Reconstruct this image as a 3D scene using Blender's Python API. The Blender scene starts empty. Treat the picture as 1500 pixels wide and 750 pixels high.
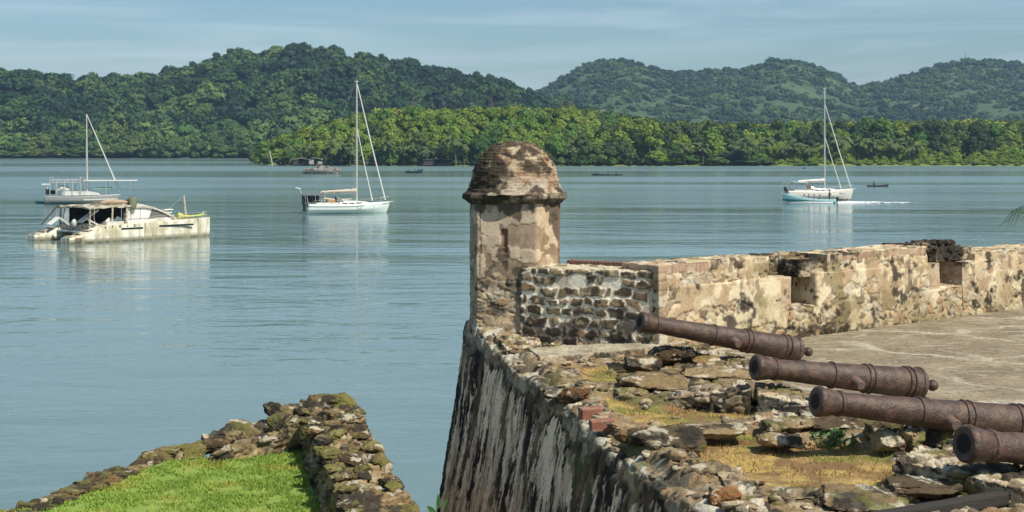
EXPO=0.22; SUNP=5.0; SKYP=0.090; SKYTINT=(.76,.895,.95,1); WBUMP=0.4; HAZE=0.00014
import bpy, math, random
import numpy as np
from mathutils import Vector, Matrix
C = bpy.context.scene.collection
rnd = random.Random(7)
rng = np.random.default_rng(7)
FPX = 2083.0; HOR = 214.0; CAMZ = 9.0
PI = math.pi

def P(px, py, z=0.0):
    """point on the level z seen at photo pixel px, py"""
    d = FPX * (CAMZ - z) / (py - HOR)
    return ((px - 750) / FPX * d, d)
def PD(px, py, d):
    return ((px - 750) / FPX * d, d, CAMZ - (py - HOR) / FPX * d)

# ---------------------------------------------------------------- numpy noise
def _h(i, j, k, s):
    i = i.astype(np.int64); j = j.astype(np.int64); k = k.astype(np.int64)
    n = (i * 374761393 + j * 668265263 + k * 1274126177 + s * 974634777) & 0xFFFFFFFF
    n = ((n ^ (n >> 13)) * 1274126177) & 0xFFFFFFFF
    n = ((n ^ (n >> 15)) * 2246822519) & 0xFFFFFFFF
    n = n ^ (n >> 16)
    return (n & 0xFFFFFF).astype(np.float32) / 16777216.0
def vnoise(p, s=0):
    f = np.floor(p); t = (p - f).astype(np.float32); t = t * t * (3 - 2 * t)
    i, j, k = f[:, 0], f[:, 1], f[:, 2]
    r = 0
    for a in (0, 1):
        wa = t[:, 0] if a else 1 - t[:, 0]
        for b in (0, 1):
            wb = t[:, 1] if b else 1 - t[:, 1]
            for c in (0, 1):
                wc = t[:, 2] if c else 1 - t[:, 2]
                r = r + wa * wb * wc * _h(i + a, j + b, k + c, s)
    return r
def fbm(p, sc=1.0, oct=4, s=0, rough=.56):
    p = np.asarray(p, dtype=np.float64) * np.asarray(sc, dtype=np.float64)
    a = 1.0; tot = 0; r = 0
    for o in range(oct):
        r = r + a * vnoise(p + 17.3 * o, s + o * 31); tot += a; a *= rough; p = p * 2.03
    return r / tot
def worley(p, sc, s=0, jit=.85):
    p = np.asarray(p, dtype=np.float64) * np.asarray(sc, dtype=np.float64)
    outs = []
    for st in range(0, len(p), 200000):
        q = p[st:st + 200000]; f = np.floor(q); n = len(q)
        F1 = np.full(n, 9., np.float32); F2 = np.full(n, 9., np.float32); idv = np.zeros(n, np.float32)
        for a in (-1, 0, 1):
            for b in (-1, 0, 1):
                for c in (-1, 0, 1):
                    ci, cj, ck = f[:, 0] + a, f[:, 1] + b, f[:, 2] + c
                    dx = ci + .5 + jit * (_h(ci, cj, ck, s) - .5) - q[:, 0]
                    dy = cj + .5 + jit * (_h(ci, cj, ck, s + 1) - .5) - q[:, 1]
                    dz = ck + .5 + jit * (_h(ci, cj, ck, s + 2) - .5) - q[:, 2]
                    d = np.sqrt(dx * dx + dy * dy + dz * dz).astype(np.float32)
                    hid = _h(ci, cj, ck, s + 3)
                    m = d < F1
                    F2 = np.where(m, F1, np.minimum(F2, d)); idv = np.where(m, hid, idv); F1 = np.where(m, d, F1)
        outs.append((F1, F2, idv))
    return [np.concatenate([o[i] for o in outs]) for i in range(3)]
def sstep(a, b, x):
    t = np.clip((x - a) / (b - a), 0, 1); return t * t * (3 - 2 * t)
def mix(a, b, t):
    a = np.asarray(a, dtype=np.float64); b = np.asarray(b, dtype=np.float64)
    t = np.asarray(t)[:, None]
    return a * (1 - t) + b * t
def inpoly(x, y, poly):
    r = np.zeros(len(x), bool); n = len(poly); j = n - 1
    for i in range(n):
        xi, yi = poly[i]; xj, yj = poly[j]
        if yi != yj:
            c = ((yi > y) != (yj > y)) & (x < (xj - xi) * (y - yi) / (yj - yi) + xi)
            r ^= c
        j = i
    return r

# ---------------------------------------------------------------- mesh helpers
def raw_mesh(name, V, F, mat=None, parent=None, col=None, smooth=True, mats=None, midx=None):
    V = np.asarray(V, dtype=np.float32).reshape(-1, 3)
    me = bpy.data.meshes.new(name)
    if isinstance(F, np.ndarray):
        k = F.shape[1]; nf = F.shape[0]
        me.vertices.add(len(V)); me.loops.add(nf * k); me.polygons.add(nf)
        me.vertices.foreach_set('co', V.ravel())
        me.loops.foreach_set('vertex_index', F.astype(np.int32).ravel())
        me.polygons.foreach_set('loop_start', np.arange(0, nf * k, k, dtype=np.int32))
        me.polygons.foreach_set('loop_total', np.full(nf, k, dtype=np.int32))
        me.update(calc_edges=True)
    else:
        me.from_pydata([tuple(map(float, v)) for v in V], [], [tuple(int(a) for a in f) for f in F]); me.update()
    if col is not None:
        at = me.color_attributes.new('col', 'FLOAT_COLOR', 'POINT')
        c = np.ones((len(V), 4), np.float32); c[:, :3] = np.clip(col, 0, 1)
        at.data.foreach_set('color', c.ravel())
    if smooth: me.polygons.foreach_set('use_smooth', np.ones(len(me.polygons), bool))
    o = bpy.data.objects.new(name, me); C.objects.link(o)
    if mat: me.materials.append(mat)
    if mats:
        for m in mats: me.materials.append(m)
        me.polygons.foreach_set('material_index', np.asarray(midx, dtype=np.int32))
    if parent: o.parent = parent
    return o
def tag(o, label=None, cat=None, group=None, kind=None):
    if label: o['label'] = label
    if cat: o['category'] = cat
    if group: o['group'] = group
    if kind: o['kind'] = kind
    return o
def empty(name, loc=(0, 0, 0), rz=0.0, label=None, cat=None, group=None):
    o = bpy.data.objects.new(name, None); C.objects.link(o); o.location = loc; o.rotation_euler = (0, 0, rz)
    o.empty_display_size = .2
    return tag(o, label, cat, group)

class MB:
    """collects boxes, tubes, lofts; builds ONE mesh"""
    def __init__(s): s.v = []; s.f = []
    def add(s, V, F):
        o = len(s.v); s.v += [tuple(v) for v in V]; s.f += [tuple(i + o for i in f) for f in F]; return s
    def box(s, c, d, rz=0, M=None, taper=1.0):
        x, y, z = d[0] / 2, d[1] / 2, d[2] / 2; V = []
        for zz in (-z, z):
            k = taper if zz > 0 else 1
            for a, b in ((-x, -y), (x, -y), (x, y), (-x, y)): V.append(Vector((a * k, b * k, zz)))
        R = M if M is not None else Matrix.Rotation(rz, 3, 'Z')
        V = [R @ v + Vector(c) for v in V]
        return s.add(V, [(0, 3, 2, 1), (4, 5, 6, 7), (0, 1, 5, 4), (1, 2, 6, 5), (2, 3, 7, 6), (3, 0, 4, 7)])
    def tube(s, pts, r, n=8, cap=True):
        pts = [Vector(p) for p in pts]; rs = r if isinstance(r, (list, tuple)) else [r] * len(pts)
        V = []; F = []; up0 = None
        for i, p in enumerate(pts):
            t = (pts[min(i + 1, len(pts) - 1)] - pts[max(i - 1, 0)]).normalized()
            if up0 is None:
                up0 = Vector((0, 0, 1)) if abs(t.z) < .9 else Vector((1, 0, 0))
            a = t.cross(up0).normalized(); b = a.cross(t).normalized(); up0 = b
            for k in range(n):
                g = 2 * PI * k / n; V.append(p + (a * math.cos(g) + b * math.sin(g)) * rs[i])
        for i in range(len(pts) - 1):
            for k in range(n): F.append((i * n + k, i * n + (k + 1) % n, (i + 1) * n + (k + 1) % n, (i + 1) * n + k))
        if cap: F.append(tuple(range(n - 1, -1, -1))); F.append(tuple((len(pts) - 1) * n + k for k in range(n)))
        return s.add(V, F)
    def lathe(s, prof, n=24, M=None, o=(0, 0, 0)):
        V = []; F = []; o = Vector(o)
        for (r, z) in prof:
            for k in range(n):
                g = 2 * PI * k / n; v = Vector((r * math.cos(g), r * math.sin(g), z)); V.append((M @ v if M is not None else v) + o)
        for i in range(len(prof) - 1):
            for k in range(n): F.append((i * n + k, i * n + (k + 1) % n, (i + 1) * n + (k + 1) % n, (i + 1) * n + k))
        if prof[0][0] > 1e-4: F.append(tuple(range(n - 1, -1, -1)))
        if prof[-1][0] > 1e-4: F.append(tuple((len(prof) - 1) * n + k for k in range(n)))
        return s.add(V, F)
    def prism(s, poly, y0, y1):
        """poly in x,z, extruded along y"""
        n = len(poly); V = [(x, y0, z) for x, z in poly] + [(x, y1, z) for x, z in poly]
        F = [tuple(range(n)), tuple(range(2 * n - 1, n - 1, -1))] + [(i, (i + 1) % n + 0, (i + 1) % n + n, i + n) for i in range(n)]
        F = [F[0], F[1]] + [(a, d, c, b) for a, b, c, d in F[2:]]
        return s.add(V, F)
    def build(s, name, mat, parent=None, smooth=False):
        me = bpy.data.meshes.new(name); me.from_pydata([tuple(v) for v in s.v], [], s.f); me.materials.append(mat)
        me.validate(); me.update()
        if smooth:
            me.polygons.foreach_set('use_smooth', np.ones(len(me.polygons), bool))
            try: me.set_sharp_from_angle(angle=math.radians(38))
            except Exception: pass
        o = bpy.data.objects.new(name, me); C.objects.link(o)
        if parent: o.parent = parent
        return o

def vnormals(V, F):
    V = np.asarray(V, dtype=np.float64)
    a = V[F[:, 2]] - V[F[:, 0]]; b = V[F[:, 3]] - V[F[:, 1]]
    n = np.cross(a, b); N = np.zeros_like(V)
    for k in range(4): np.add.at(N, F[:, k], n)
    return N / np.maximum(np.linalg.norm(N, axis=1, keepdims=True), 1e-12)
def gridfaces(nu, nv):
    i = np.arange(nu - 1)[:, None] * nv + np.arange(nv - 1)[None, :]
    i = i.ravel(); return np.stack([i, i + nv, i + nv + 1, i + 1], 1)
def merge(parts):
    Vs = []; Fs = []; o = 0
    for V, F in parts: Vs.append(V); Fs.append(F + o); o += len(V)
    return np.concatenate(Vs), np.concatenate(Fs)
def hexa(c, res, skip=()):
    """six-sided solid with finely gridded faces. c: 8 corners, bottom four ccw (seen from above) then top four"""
    c = np.asarray(c, dtype=np.float64); parts = []
    faces = [(0, 3, 2, 1), (4, 5, 6, 7), (0, 1, 5, 4), (1, 2, 6, 5), (2, 3, 7, 6), (3, 0, 4, 7)]
    for fi, (a, b, d, e) in enumerate(faces):
        if fi in skip: continue
        A, B, D, E = c[a], c[b], c[d], c[e]
        nu = max(2, int(max(np.linalg.norm(B - A), np.linalg.norm(D - E)) / res) + 2)
        nv = max(2, int(max(np.linalg.norm(E - A), np.linalg.norm(D - B)) / res) + 2)
        # the count of an edge must be the same for both faces that share it
        u = np.linspace(0, 1, nu)[:, None, None]; v = np.linspace(0, 1, nv)[None, :, None]
        G = (A * (1 - u) + B * u) * (1 - v) + (E * (1 - u) + D * u) * v
        parts.append((G.reshape(-1, 3), gridfaces(nu, nv)))
    return parts
def weld(parts):
    V, F = merge(parts)
    k = np.round(V, 4); _, idx, inv = np.unique(k, axis=0, return_index=True, return_inverse=True)
    inv = inv.ravel(); return V[idx], inv[F]
def hexaw(c, res, skip=()):
    """as hexa, but with edge counts shared so that it welds watertight"""
    c = np.asarray(c, dtype=np.float64)
    L = lambda *p: max(2, int(max(np.linalg.norm(c[a] - c[b]) for a, b in p) / res) + 2)
    nx = L((0, 1), (3, 2), (4, 5), (7, 6)); ny = L((1, 2), (0, 3), (5, 6), (4, 7)); nz = L((0, 4), (1, 5), (2, 6), (3, 7))
    spec = [((0, 3, 2, 1), ny, nx), ((4, 5, 6, 7), nx, ny), ((0, 1, 5, 4), nx, nz), ((1, 2, 6, 5), ny, nz), ((2, 3, 7, 6), nx, nz), ((3, 0, 4, 7), ny, nz)]
    parts = []
    for fi, ((a, b, d, e), nu, nv) in enumerate(spec):
        if fi in skip: continue
        u = np.linspace(0, 1, nu)[:, None, None]; v = np.linspace(0, 1, nv)[None, :, None]
        G = (c[a] * (1 - u) + c[b] * u) * (1 - v) + (c[e] * (1 - u) + c[d] * u) * v
        parts.append((G.reshape(-1, 3), gridfaces(nu, nv)))
    return weld(parts)

# ---------------------------------------------------------------- materials
def newmat(name):
    m = bpy.data.materials.new(name); m.use_nodes = True; nt = m.node_tree
    return m, nt, nt.nodes['Principled BSDF']
def simple(name, col, rough=.6, metal=0.0, var=.25, scale=6.0, bump=0.0, col2=None, bscale=None, dirt=None, dirtscale=2.0, stretch=(1, 1, 1), spec=.5):
    m, nt, b = newmat(name); N = nt.nodes; L = nt.links
    tc = N.new('ShaderNodeTexCoord'); mp = N.new('ShaderNodeMapping'); mp.inputs['Scale'].default_value = stretch
    oi = N.new('ShaderNodeObjectInfo'); ov = N.new('ShaderNodeVectorMath'); ov.operation = 'MULTIPLY_ADD'; ov.inputs[1].default_value = (41, 23, 37)
    L.new(oi.outputs['Random'], ov.inputs[0]); L.new(tc.outputs['Object'], ov.inputs[2]); L.new(ov.outputs['Vector'], mp.inputs['Vector'])
    n = N.new('ShaderNodeTexNoise'); n.inputs['Scale'].default_value = scale; n.inputs['Detail'].default_value = 6
    L.new(mp.outputs['Vector'], n.inputs['Vector'])
    mx = N.new('ShaderNodeMix'); mx.data_type = 'RGBA'
    c2 = col2 if col2 else tuple(c * (1 - var) for c in col)
    mx.inputs['A'].default_value = (*col, 1); mx.inputs['B'].default_value = (*c2, 1)
    mr = N.new('ShaderNodeMapRange'); mr.inputs['From Min'].default_value = .35; mr.inputs['From Max'].default_value = .65
    L.new(n.outputs['Fac'], mr.inputs['Value']); L.new(mr.outputs['Result'], mx.inputs['Factor'])
    out = mx.outputs['Result']
    if dirt:
        n2 = N.new('ShaderNodeTexNoise'); n2.inputs['Scale'].default_value = dirtscale; n2.inputs['Detail'].default_value = 8
        L.new(mp.outputs['Vector'], n2.inputs['Vector'])
        r2 = N.new('ShaderNodeMapRange'); r2.inputs['From Min'].default_value = .5; r2.inputs['From Max'].default_value = .62
        L.new(n2.outputs['Fac'], r2.inputs['Value'])
        m2 = N.new('ShaderNodeMix'); m2.data_type = 'RGBA'; m2.inputs['B'].default_value = (*dirt, 1)
        L.new(out, m2.inputs['A']); L.new(r2.outputs['Result'], m2.inputs['Factor']); out = m2.outputs['Result']
    L.new(out, b.inputs['Base Color'])
    b.inputs['Roughness'].default_value = rough; b.inputs['Metallic'].default_value = metal
    b.inputs['Specular IOR Level'].default_value = spec
    if bump:
        bn = N.new('ShaderNodeBump'); bn.inputs['Strength'].default_value = 1; bn.inputs['Distance'].default_value = bump
        nb = N.new('ShaderNodeTexNoise'); nb.inputs['Scale'].default_value = bscale or scale * 3; nb.inputs['Detail'].default_value = 6
        L.new(mp.outputs['Vector'], nb.inputs['Vector']); L.new(nb.outputs['Fac'], bn.inputs['Height']); L.new(bn.outputs['Normal'], b.inputs['Normal'])
    return m
def colmat(name, rough=.9, var=.25, scale=40.0, bump=.006, bscale=60.0, spec=.3, trans=0.0):
    """base colour from the vertex colours, varied by fine noise"""
    m, nt, b = newmat(name); N = nt.nodes; L = nt.links
    at = N.new('ShaderNodeAttribute'); at.attribute_name = 'col'
    tc = N.new('ShaderNodeTexCoord')
    n = N.new('ShaderNodeTexNoise'); n.inputs['Scale'].default_value = scale; n.inputs['Detail'].default_value = 6; n.inputs['Roughness'].default_value = .7
    L.new(tc.outputs['Object'], n.inputs['Vector'])
    mr = N.new('ShaderNodeMapRange'); mr.inputs['From Min'].default_value = .3; mr.inputs['From Max'].default_value = .7
    mr.inputs['To Min'].default_value = 1 - var; mr.inputs['To Max'].default_value = 1 + var
    L.new(n.outputs['Fac'], mr.inputs['Value'])
    vm = N.new('ShaderNodeVectorMath'); vm.operation = 'SCALE'
    L.new(at.outputs['Color'], vm.inputs[0]); L.new(mr.outputs['Result'], vm.inputs['Scale'])
    L.new(vm.outputs['Vector'], b.inputs['Base Color'])
    b.inputs['Roughness'].default_value = rough; b.inputs['Specular IOR Level'].default_value = spec
    if bump:
        bn = N.new('ShaderNodeBump'); bn.inputs['Strength'].default_value = 1; bn.inputs['Distance'].default_value = bump
        nb = N.new('ShaderNodeTexNoise'); nb.inputs['Scale'].default_value = bscale; nb.inputs['Detail'].default_value = 8; nb.inputs['Roughness'].default_value = .65
        L.new(tc.outputs['Object'], nb.inputs['Vector']); L.new(nb.outputs['Fac'], bn.inputs['Height']); L.new(bn.outputs['Normal'], b.inputs['Normal'])
    if trans:
        t = N.new('ShaderNodeBsdfTranslucent'); L.new(vm.outputs['Vector'], t.inputs['Color'])
        ms = N.new('ShaderNodeMixShader'); ms.inputs['Fac'].default_value = trans
        out = nt.nodes['Material Output']
        L.new(b.outputs['BSDF'], ms.inputs[1]); L.new(t.outputs['BSDF'], ms.inputs[2]); L.new(ms.outputs['Shader'], out.inputs['Surface'])
    return m

# ---------------------------------------------------------------- camera, sun, sky
cam = bpy.data.cameras.new('camera'); co = bpy.data.objects.new('camera', cam); C.objects.link(co)
co.location = (0, 0, CAMZ); co.rotation_euler = (PI / 2, 0, 0)
cam.sensor_width = 36; cam.lens = FPX * 36 / 1500; cam.shift_y = -(375 - HOR) / 1500; cam.clip_start = .2; cam.clip_end = 12000
bpy.context.scene.camera = co
sc = bpy.context.scene
sc.view_settings.view_transform = 'Standard'; sc.view_settings.look = 'None'; sc.view_settings.exposure = EXPO; sc.view_settings.gamma = 1
SUN = Vector((.64, -.62, 1.12)).normalized()
sl = bpy.data.lights.new('sun', 'SUN'); sl.energy = SUNP; sl.angle = math.radians(.5); sl.color = (1, .92, .77)
so = bpy.data.objects.new('sun', sl); C.objects.link(so); so.location = (60, -40, 90)
so.rotation_euler = SUN.to_track_quat('Z', 'Y').to_euler()
w = bpy.data.worlds.new('World'); sc.world = w; w.use_nodes = True
N = w.node_tree.nodes; L = w.node_tree.links; bg = N['Background']
sky = N.new('ShaderNodeTexSky'); sky.sky_type = 'NISHITA'; sky.sun_disc = False
sky.sun_elevation = math.asin(SUN.z); sky.sun_rotation = math.atan2(SUN.x, SUN.y)
sky.air_density = 1.0; sky.dust_density = .6; sky.ozone_density = 2.0; sky.altitude = 0
tc = N.new('ShaderNodeTexCoord'); mp = N.new('ShaderNodeMapping'); mp.inputs['Scale'].default_value = (2.2, 2.2, 26)
nz = N.new('ShaderNodeTexNoise'); nz.inputs['Scale'].default_value = 1.6; nz.inputs['Detail'].default_value = 7; nz.inputs['Roughness'].default_value = .55; nz.inputs['Distortion'].default_value = .6
L.new(tc.outputs['Generated'], mp.inputs['Vector']); L.new(mp.outputs['Vector'], nz.inputs['Vector'])
mr = N.new('ShaderNodeMapRange'); mr.inputs['From Min'].default_value = .42; mr.inputs['From Max'].default_value = .74
L.new(nz.outputs['Fac'], mr.inputs['Value'])
cl = N.new('ShaderNodeMix'); cl.data_type = 'RGBA'; cl.inputs['B'].default_value = (8.6, 8.9, 9.1, 1)
ml = N.new('ShaderNodeMath'); ml.operation = 'MULTIPLY'; ml.inputs[1].default_value = .72
L.new(mr.outputs['Result'], ml.inputs[0]); L.new(ml.outputs['Value'], cl.inputs['Factor'])
L.new(sky.outputs['Color'], cl.inputs['A'])
tint = N.new('ShaderNodeMix'); tint.data_type = 'RGBA'; tint.blend_type = 'MULTIPLY'; tint.inputs['Factor'].default_value = 1
tint.inputs['B'].default_value = SKYTINT
L.new(cl.outputs['Result'], tint.inputs['A']); L.new(tint.outputs['Result'], bg.inputs['Color'])
bg.inputs['Strength'].default_value = SKYP
# ================================================================ water
m, nt, b = newmat('water'); N = nt.nodes; L = nt.links
b.inputs['Base Color'].default_value = (.125, .195, .195, 1);  b.inputs['IOR'].default_value = 1.33
tc = N.new('ShaderNodeTexCoord')
def wn(sx, sy, sc_, det, dist=0.0, rot=0.0):
    mp = N.new('ShaderNodeMapping'); mp.inputs['Scale'].default_value = (sx, sy, 1); mp.inputs['Rotation'].default_value = (0, 0, rot)
    L.new(tc.outputs['Object'], mp.inputs['Vector'])
    n = N.new('ShaderNodeTexNoise'); n.inputs['Scale'].default_value = sc_; n.inputs['Detail'].default_value = det; n.inputs['Distortion'].default_value = dist
    L.new(mp.outputs['Vector'], n.inputs['Vector']); return n.outputs['Fac']
def mth(op, a, b_):
    n = N.new('ShaderNodeMath'); n.operation = op
    for i, x in enumerate((a, b_)):
        if isinstance(x, (int, float)): n.inputs[i].default_value = x
        else: L.new(x, n.inputs[i])
    return n.outputs[0]
r1 = wn(.85, 1.5, 1.6, 3, .4, .12); r2 = wn(.5, 1.0, .55, 3, .8, -.1); r3 = wn(.08, .3, .35, 2, 1.0, .05)
patch = wn(.25, 1.0, .02, 4, .6, .03)
pm = N.new('ShaderNodeMapRange'); pm.inputs['From Min'].default_value = .38; pm.inputs['From Max'].default_value = .62; pm.inputs['To Min'].default_value = .2; pm.inputs['To Max'].default_value = 1.5
L.new(patch, pm.inputs['Value'])
h = mth('ADD', mth('MULTIPLY', r1, .034), mth('ADD', mth('MULTIPLY', r2, .13), mth('MULTIPLY', r3, .30)))
h = mth('MULTIPLY', h, pm.outputs['Result'])
bn = N.new('ShaderNodeBump'); bn.inputs['Strength'].default_value = 1; bn.inputs['Distance'].default_value = WBUMP
L.new(h, bn.inputs['Height']); L.new(bn.outputs['Normal'], b.inputs['Normal'])
sx_ = N.new('ShaderNodeSeparateXYZ'); L.new(tc.outputs['Object'], sx_.inputs[0])
wz = N.new('ShaderNodeMapRange'); wz.inputs['From Min'].default_value = 150; wz.inputs['From Max'].default_value = 420; wz.inputs['To Min'].default_value = .05; wz.inputs['To Max'].default_value = .34
L.new(sx_.outputs['Y'], wz.inputs['Value'])
gz = wn(.12, 1.0, .012, 4, .5, .02); gm = N.new('ShaderNodeMapRange'); gm.inputs['From Min'].default_value = .40; gm.inputs['From Max'].default_value = .60; gm.inputs['To Min'].default_value = .35; gm.inputs['To Max'].default_value = 1.1
L.new(gz, gm.inputs['Value']); L.new(mth('MULTIPLY', wz.outputs['Result'], gm.outputs['Result']), b.inputs['Roughness'])
WATER = m
V = [(-2800, -400, 0), (2800, -400, 0), (2800, 3400, 0), (-2800, 3400, 0)]
o = raw_mesh('water', V, [(0, 1, 2, 3)], WATER, smooth=False); tag(o, kind='structure')

# ================================================================ foliage building blocks
def ico(sub):
    import bmesh
    bm = bmesh.new(); bmesh.ops.create_icosphere(bm, subdivisions=sub, radius=1)
    V = np.array([v.co[:] for v in bm.verts]); F = np.array([[v.index for v in f.verts] for f in bm.faces]); bm.free()
    return V, F
I1 = ico(1); I2 = ico(2)
def crown(seed, R, H, nl, leaf, nleaf, lobe=(.34, .55), flat=.8, core=True, open_=0.0, low=False):
    """leaf clumps on lobes spread through a crown of radius R, height H; base at z=0. returns V, F(quads), C(rand value per vertex)"""
    g = np.random.default_rng(seed); Vs = []; Fs = []; Cs = []; o = 0
    # lobe centres: dome
    cs = []
    for i in range(nl):
        a = i * 2.4 + g.uniform(-.3, .3); t = (i + .5) / nl
        rr = R * .68 * math.sqrt(t) * g.uniform(.85, 1.1)
        zz = H * (.40 + .32 * (1 - (rr / (R * .8)) ** 2) + g.uniform(-.14, .14))
        if low: zz = H * (.70 - .50 * t + g.uniform(-.13, .13))
        cs.append((rr * math.cos(a), rr * math.sin(a), zz, R * g.uniform(*lobe)))
    for (x, y, z, r) in cs:
        lv = g.uniform(0, 1)
        d = g.normal(size=(nleaf, 3)); d[:, 2] = np.where(d[:, 2] < -.25 * np.abs(g.normal(size=nleaf)), -d[:, 2], d[:, 2])
        d /= np.linalg.norm(d, axis=1, keepdims=True)
        bumpy = 1 + .16 * np.sin(d[:, 0] * 5 + lv * 9) * np.cos(d[:, 1] * 6 + lv * 5)
        c = np.array([x, y, z]) + d * (r * bumpy * g.uniform(.86, 1.12, nleaf))[:, None] * np.array([1, 1, flat])
        n = d + g.normal(size=(nleaf, 3)) * .38; n[:, 2] += .25; n /= np.linalg.norm(n, axis=1, keepdims=True)
        t = np.cross(n, g.normal(size=(nleaf, 3))); t /= np.linalg.norm(t, axis=1, keepdims=True); q = np.cross(n, t)
        s = leaf * g.uniform(.5, 1.5, nleaf)[:, None]; t = t * s; q = q * s * g.uniform(.5, .9, nleaf)[:, None]
        V = np.stack([c - t, c - q * .9, c + t, c + q], 1).reshape(-1, 3)
        F = np.arange(nleaf * 4).reshape(-1, 4) + o
        Vs.append(V); Fs.append(F); o += len(V)
        Cs.append(np.repeat(lv * .6 + g.uniform(0, .4, nleaf), 4))
        if core:
            CV = I1[0] * np.array([r, r, r * flat]) * .84 + np.array([x, y, z]); CF = np.concatenate([I1[1], I1[1][:, 2:3]], 1) + o
            Vs.append(CV); Fs.append(CF); o += len(CV); Cs.append(np.full(len(CV), lv * .6 + .2))
    return np.concatenate(Vs), np.concatenate(Fs), np.concatenate(Cs)
def fixquads(F):
    """core triangles were padded to quads: split into lists only when needed"""
    deg = F[:, 3] == F[:, 2]
    return F[~deg], F[deg][:, :3]
def build_mixed(name, V, F, C3, mat, parent=None):
    Q, T = fixquads(F)
    me = bpy.data.meshes.new(name); me.vertices.add(len(V)); me.loops.add(len(Q) * 4 + len(T) * 3); me.polygons.add(len(Q) + len(T))
    me.vertices.foreach_set('co', V.astype(np.float32).ravel())
    me.loops.foreach_set('vertex_index', np.concatenate([Q.ravel(), T.ravel()]).astype(np.int32))
    ls = np.concatenate([np.arange(len(Q)) * 4, len(Q) * 4 + np.arange(len(T)) * 3]); lt = np.concatenate([np.full(len(Q), 4), np.full(len(T), 3)])
    me.polygons.foreach_set('loop_start', ls.astype(np.int32)); me.polygons.foreach_set('loop_total', lt.astype(np.int32))
    me.update(calc_edges=True)
    at = me.color_attributes.new('col', 'FLOAT_COLOR', 'POINT'); c = np.ones((len(V), 4), np.float32); c[:, :3] = np.clip(C3, 0, 1); at.data.foreach_set('color', c.ravel())
    me.materials.append(mat)
    o = bpy.data.objects.new(name, me); C.objects.link(o)
    if parent: o.parent = parent
    return o
LEAF = colmat('leaf', rough=.65, var=.25, scale=.15, bump=0, spec=.2, trans=.12)
BARK = simple('bark', (.20, .16, .12), .9, var=.4, scale=3)
EARTH = simple('shore_earth', (.03, .055, .02), .95, var=.4, scale=.05, col2=(.045, .06, .022))
HILLG = simple('hill_grass', (.050, .098, .034), .95, scale=.02, col2=(.034, .07, .026), dirt=(.085, .11, .045), dirtscale=.009)

# ---------------------------------------------------------------- terrain from skylines
LS = [(-500, 120), (-250, 112), (-100, 108), (0, 106), (30, 104), (60, 112), (100, 114), (140, 113), (180, 111), (210, 109), (240, 104), (260, 98), (285, 96), (300, 91), (330, 78), (350, 79), (380, 82), (400, 76), (440, 67), (470, 71), (500, 74), (550, 82), (600, 91), (640, 99), (670, 108), (700, 112), (740, 121), (780, 133), (810, 146), (850, 160), (900, 174), (960, 186), (1050, 200), (1150, 210)]
RS = [(560, 190), (650, 175), (740, 155), (800, 132), (830, 116), (860, 98), (890, 91), (920, 93), (950, 101), (975, 108), (1000, 106), (1030, 107), (1060, 105), (1085, 107), (1110, 99), (1140, 92), (1165, 94), (1190, 103), (1220, 114), (1250, 129), (1262, 132), (1280, 128), (1320, 114), (1350, 106), (1380, 99), (1420, 93), (1450, 94), (1480, 97), (1500, 99), (1600, 104), (1750, 120), (1950, 150), (2200, 185)]
def terrain(px, d, sky, d0, d1, tree, sh):
    """height of the hill at photo column px and distance d; crest at d1 shows on the skyline"""
    y = np.interp(px, [a for a, _ in sky], [b_ for _, b_ in sky])
    crest = np.maximum((HOR - y) / FPX * d1 + CAMZ - tree, 1)
    t = (d - d0) / (d1 - d0)
    x = (px - 750) / FPX * d
    p = np.stack([x / sh, d / sh, np.zeros_like(x)], 1)
    n = fbm(p, 1, 3, 5) - .5
    up = np.clip(t, 0, 1); prof = up * .35 + .65 * sstep(0, 1, up)
    prof = prof * (1 + .55 * n * np.sin(np.clip(up, 0, 1) * PI))
    dn = np.clip(1 - (t - 1) * 1.2, 0, 1)
    z = crest * np.where(t <= 1, prof, dn)
    return np.where(t < 0, -2, z + .3)
def hill(name, sky, px0, px1, d0, d1, dmax, npx, nd, tree, sh, mat, label):
    pxs = np.linspace(px0, px1, npx); ds = np.concatenate([np.linspace(d0 - 6, d1, nd), np.linspace(d1, dmax, nd // 3)[1:]])
    A, D = np.meshgrid(pxs, ds, indexing='ij'); z = terrain(A.ravel(), D.ravel(), sky, d0, d1, tree, sh)
    X = (A.ravel() - 750) / FPX * D.ravel()
    F = gridfaces(len(pxs), len(ds))[:, ::1]
    o = raw_mesh(name, np.stack([X, D.ravel(), z], 1), F, mat); tag(o, kind='structure'); return o
hill('hills', LS, -500, 1150, 1040, 1330, 1700, 240, 60, 15, 90, EARTH, '')
hill('hills', RS, 560, 2200, 1500, 2300, 3000, 240, 60, 2, 160, HILLG, '')

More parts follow.
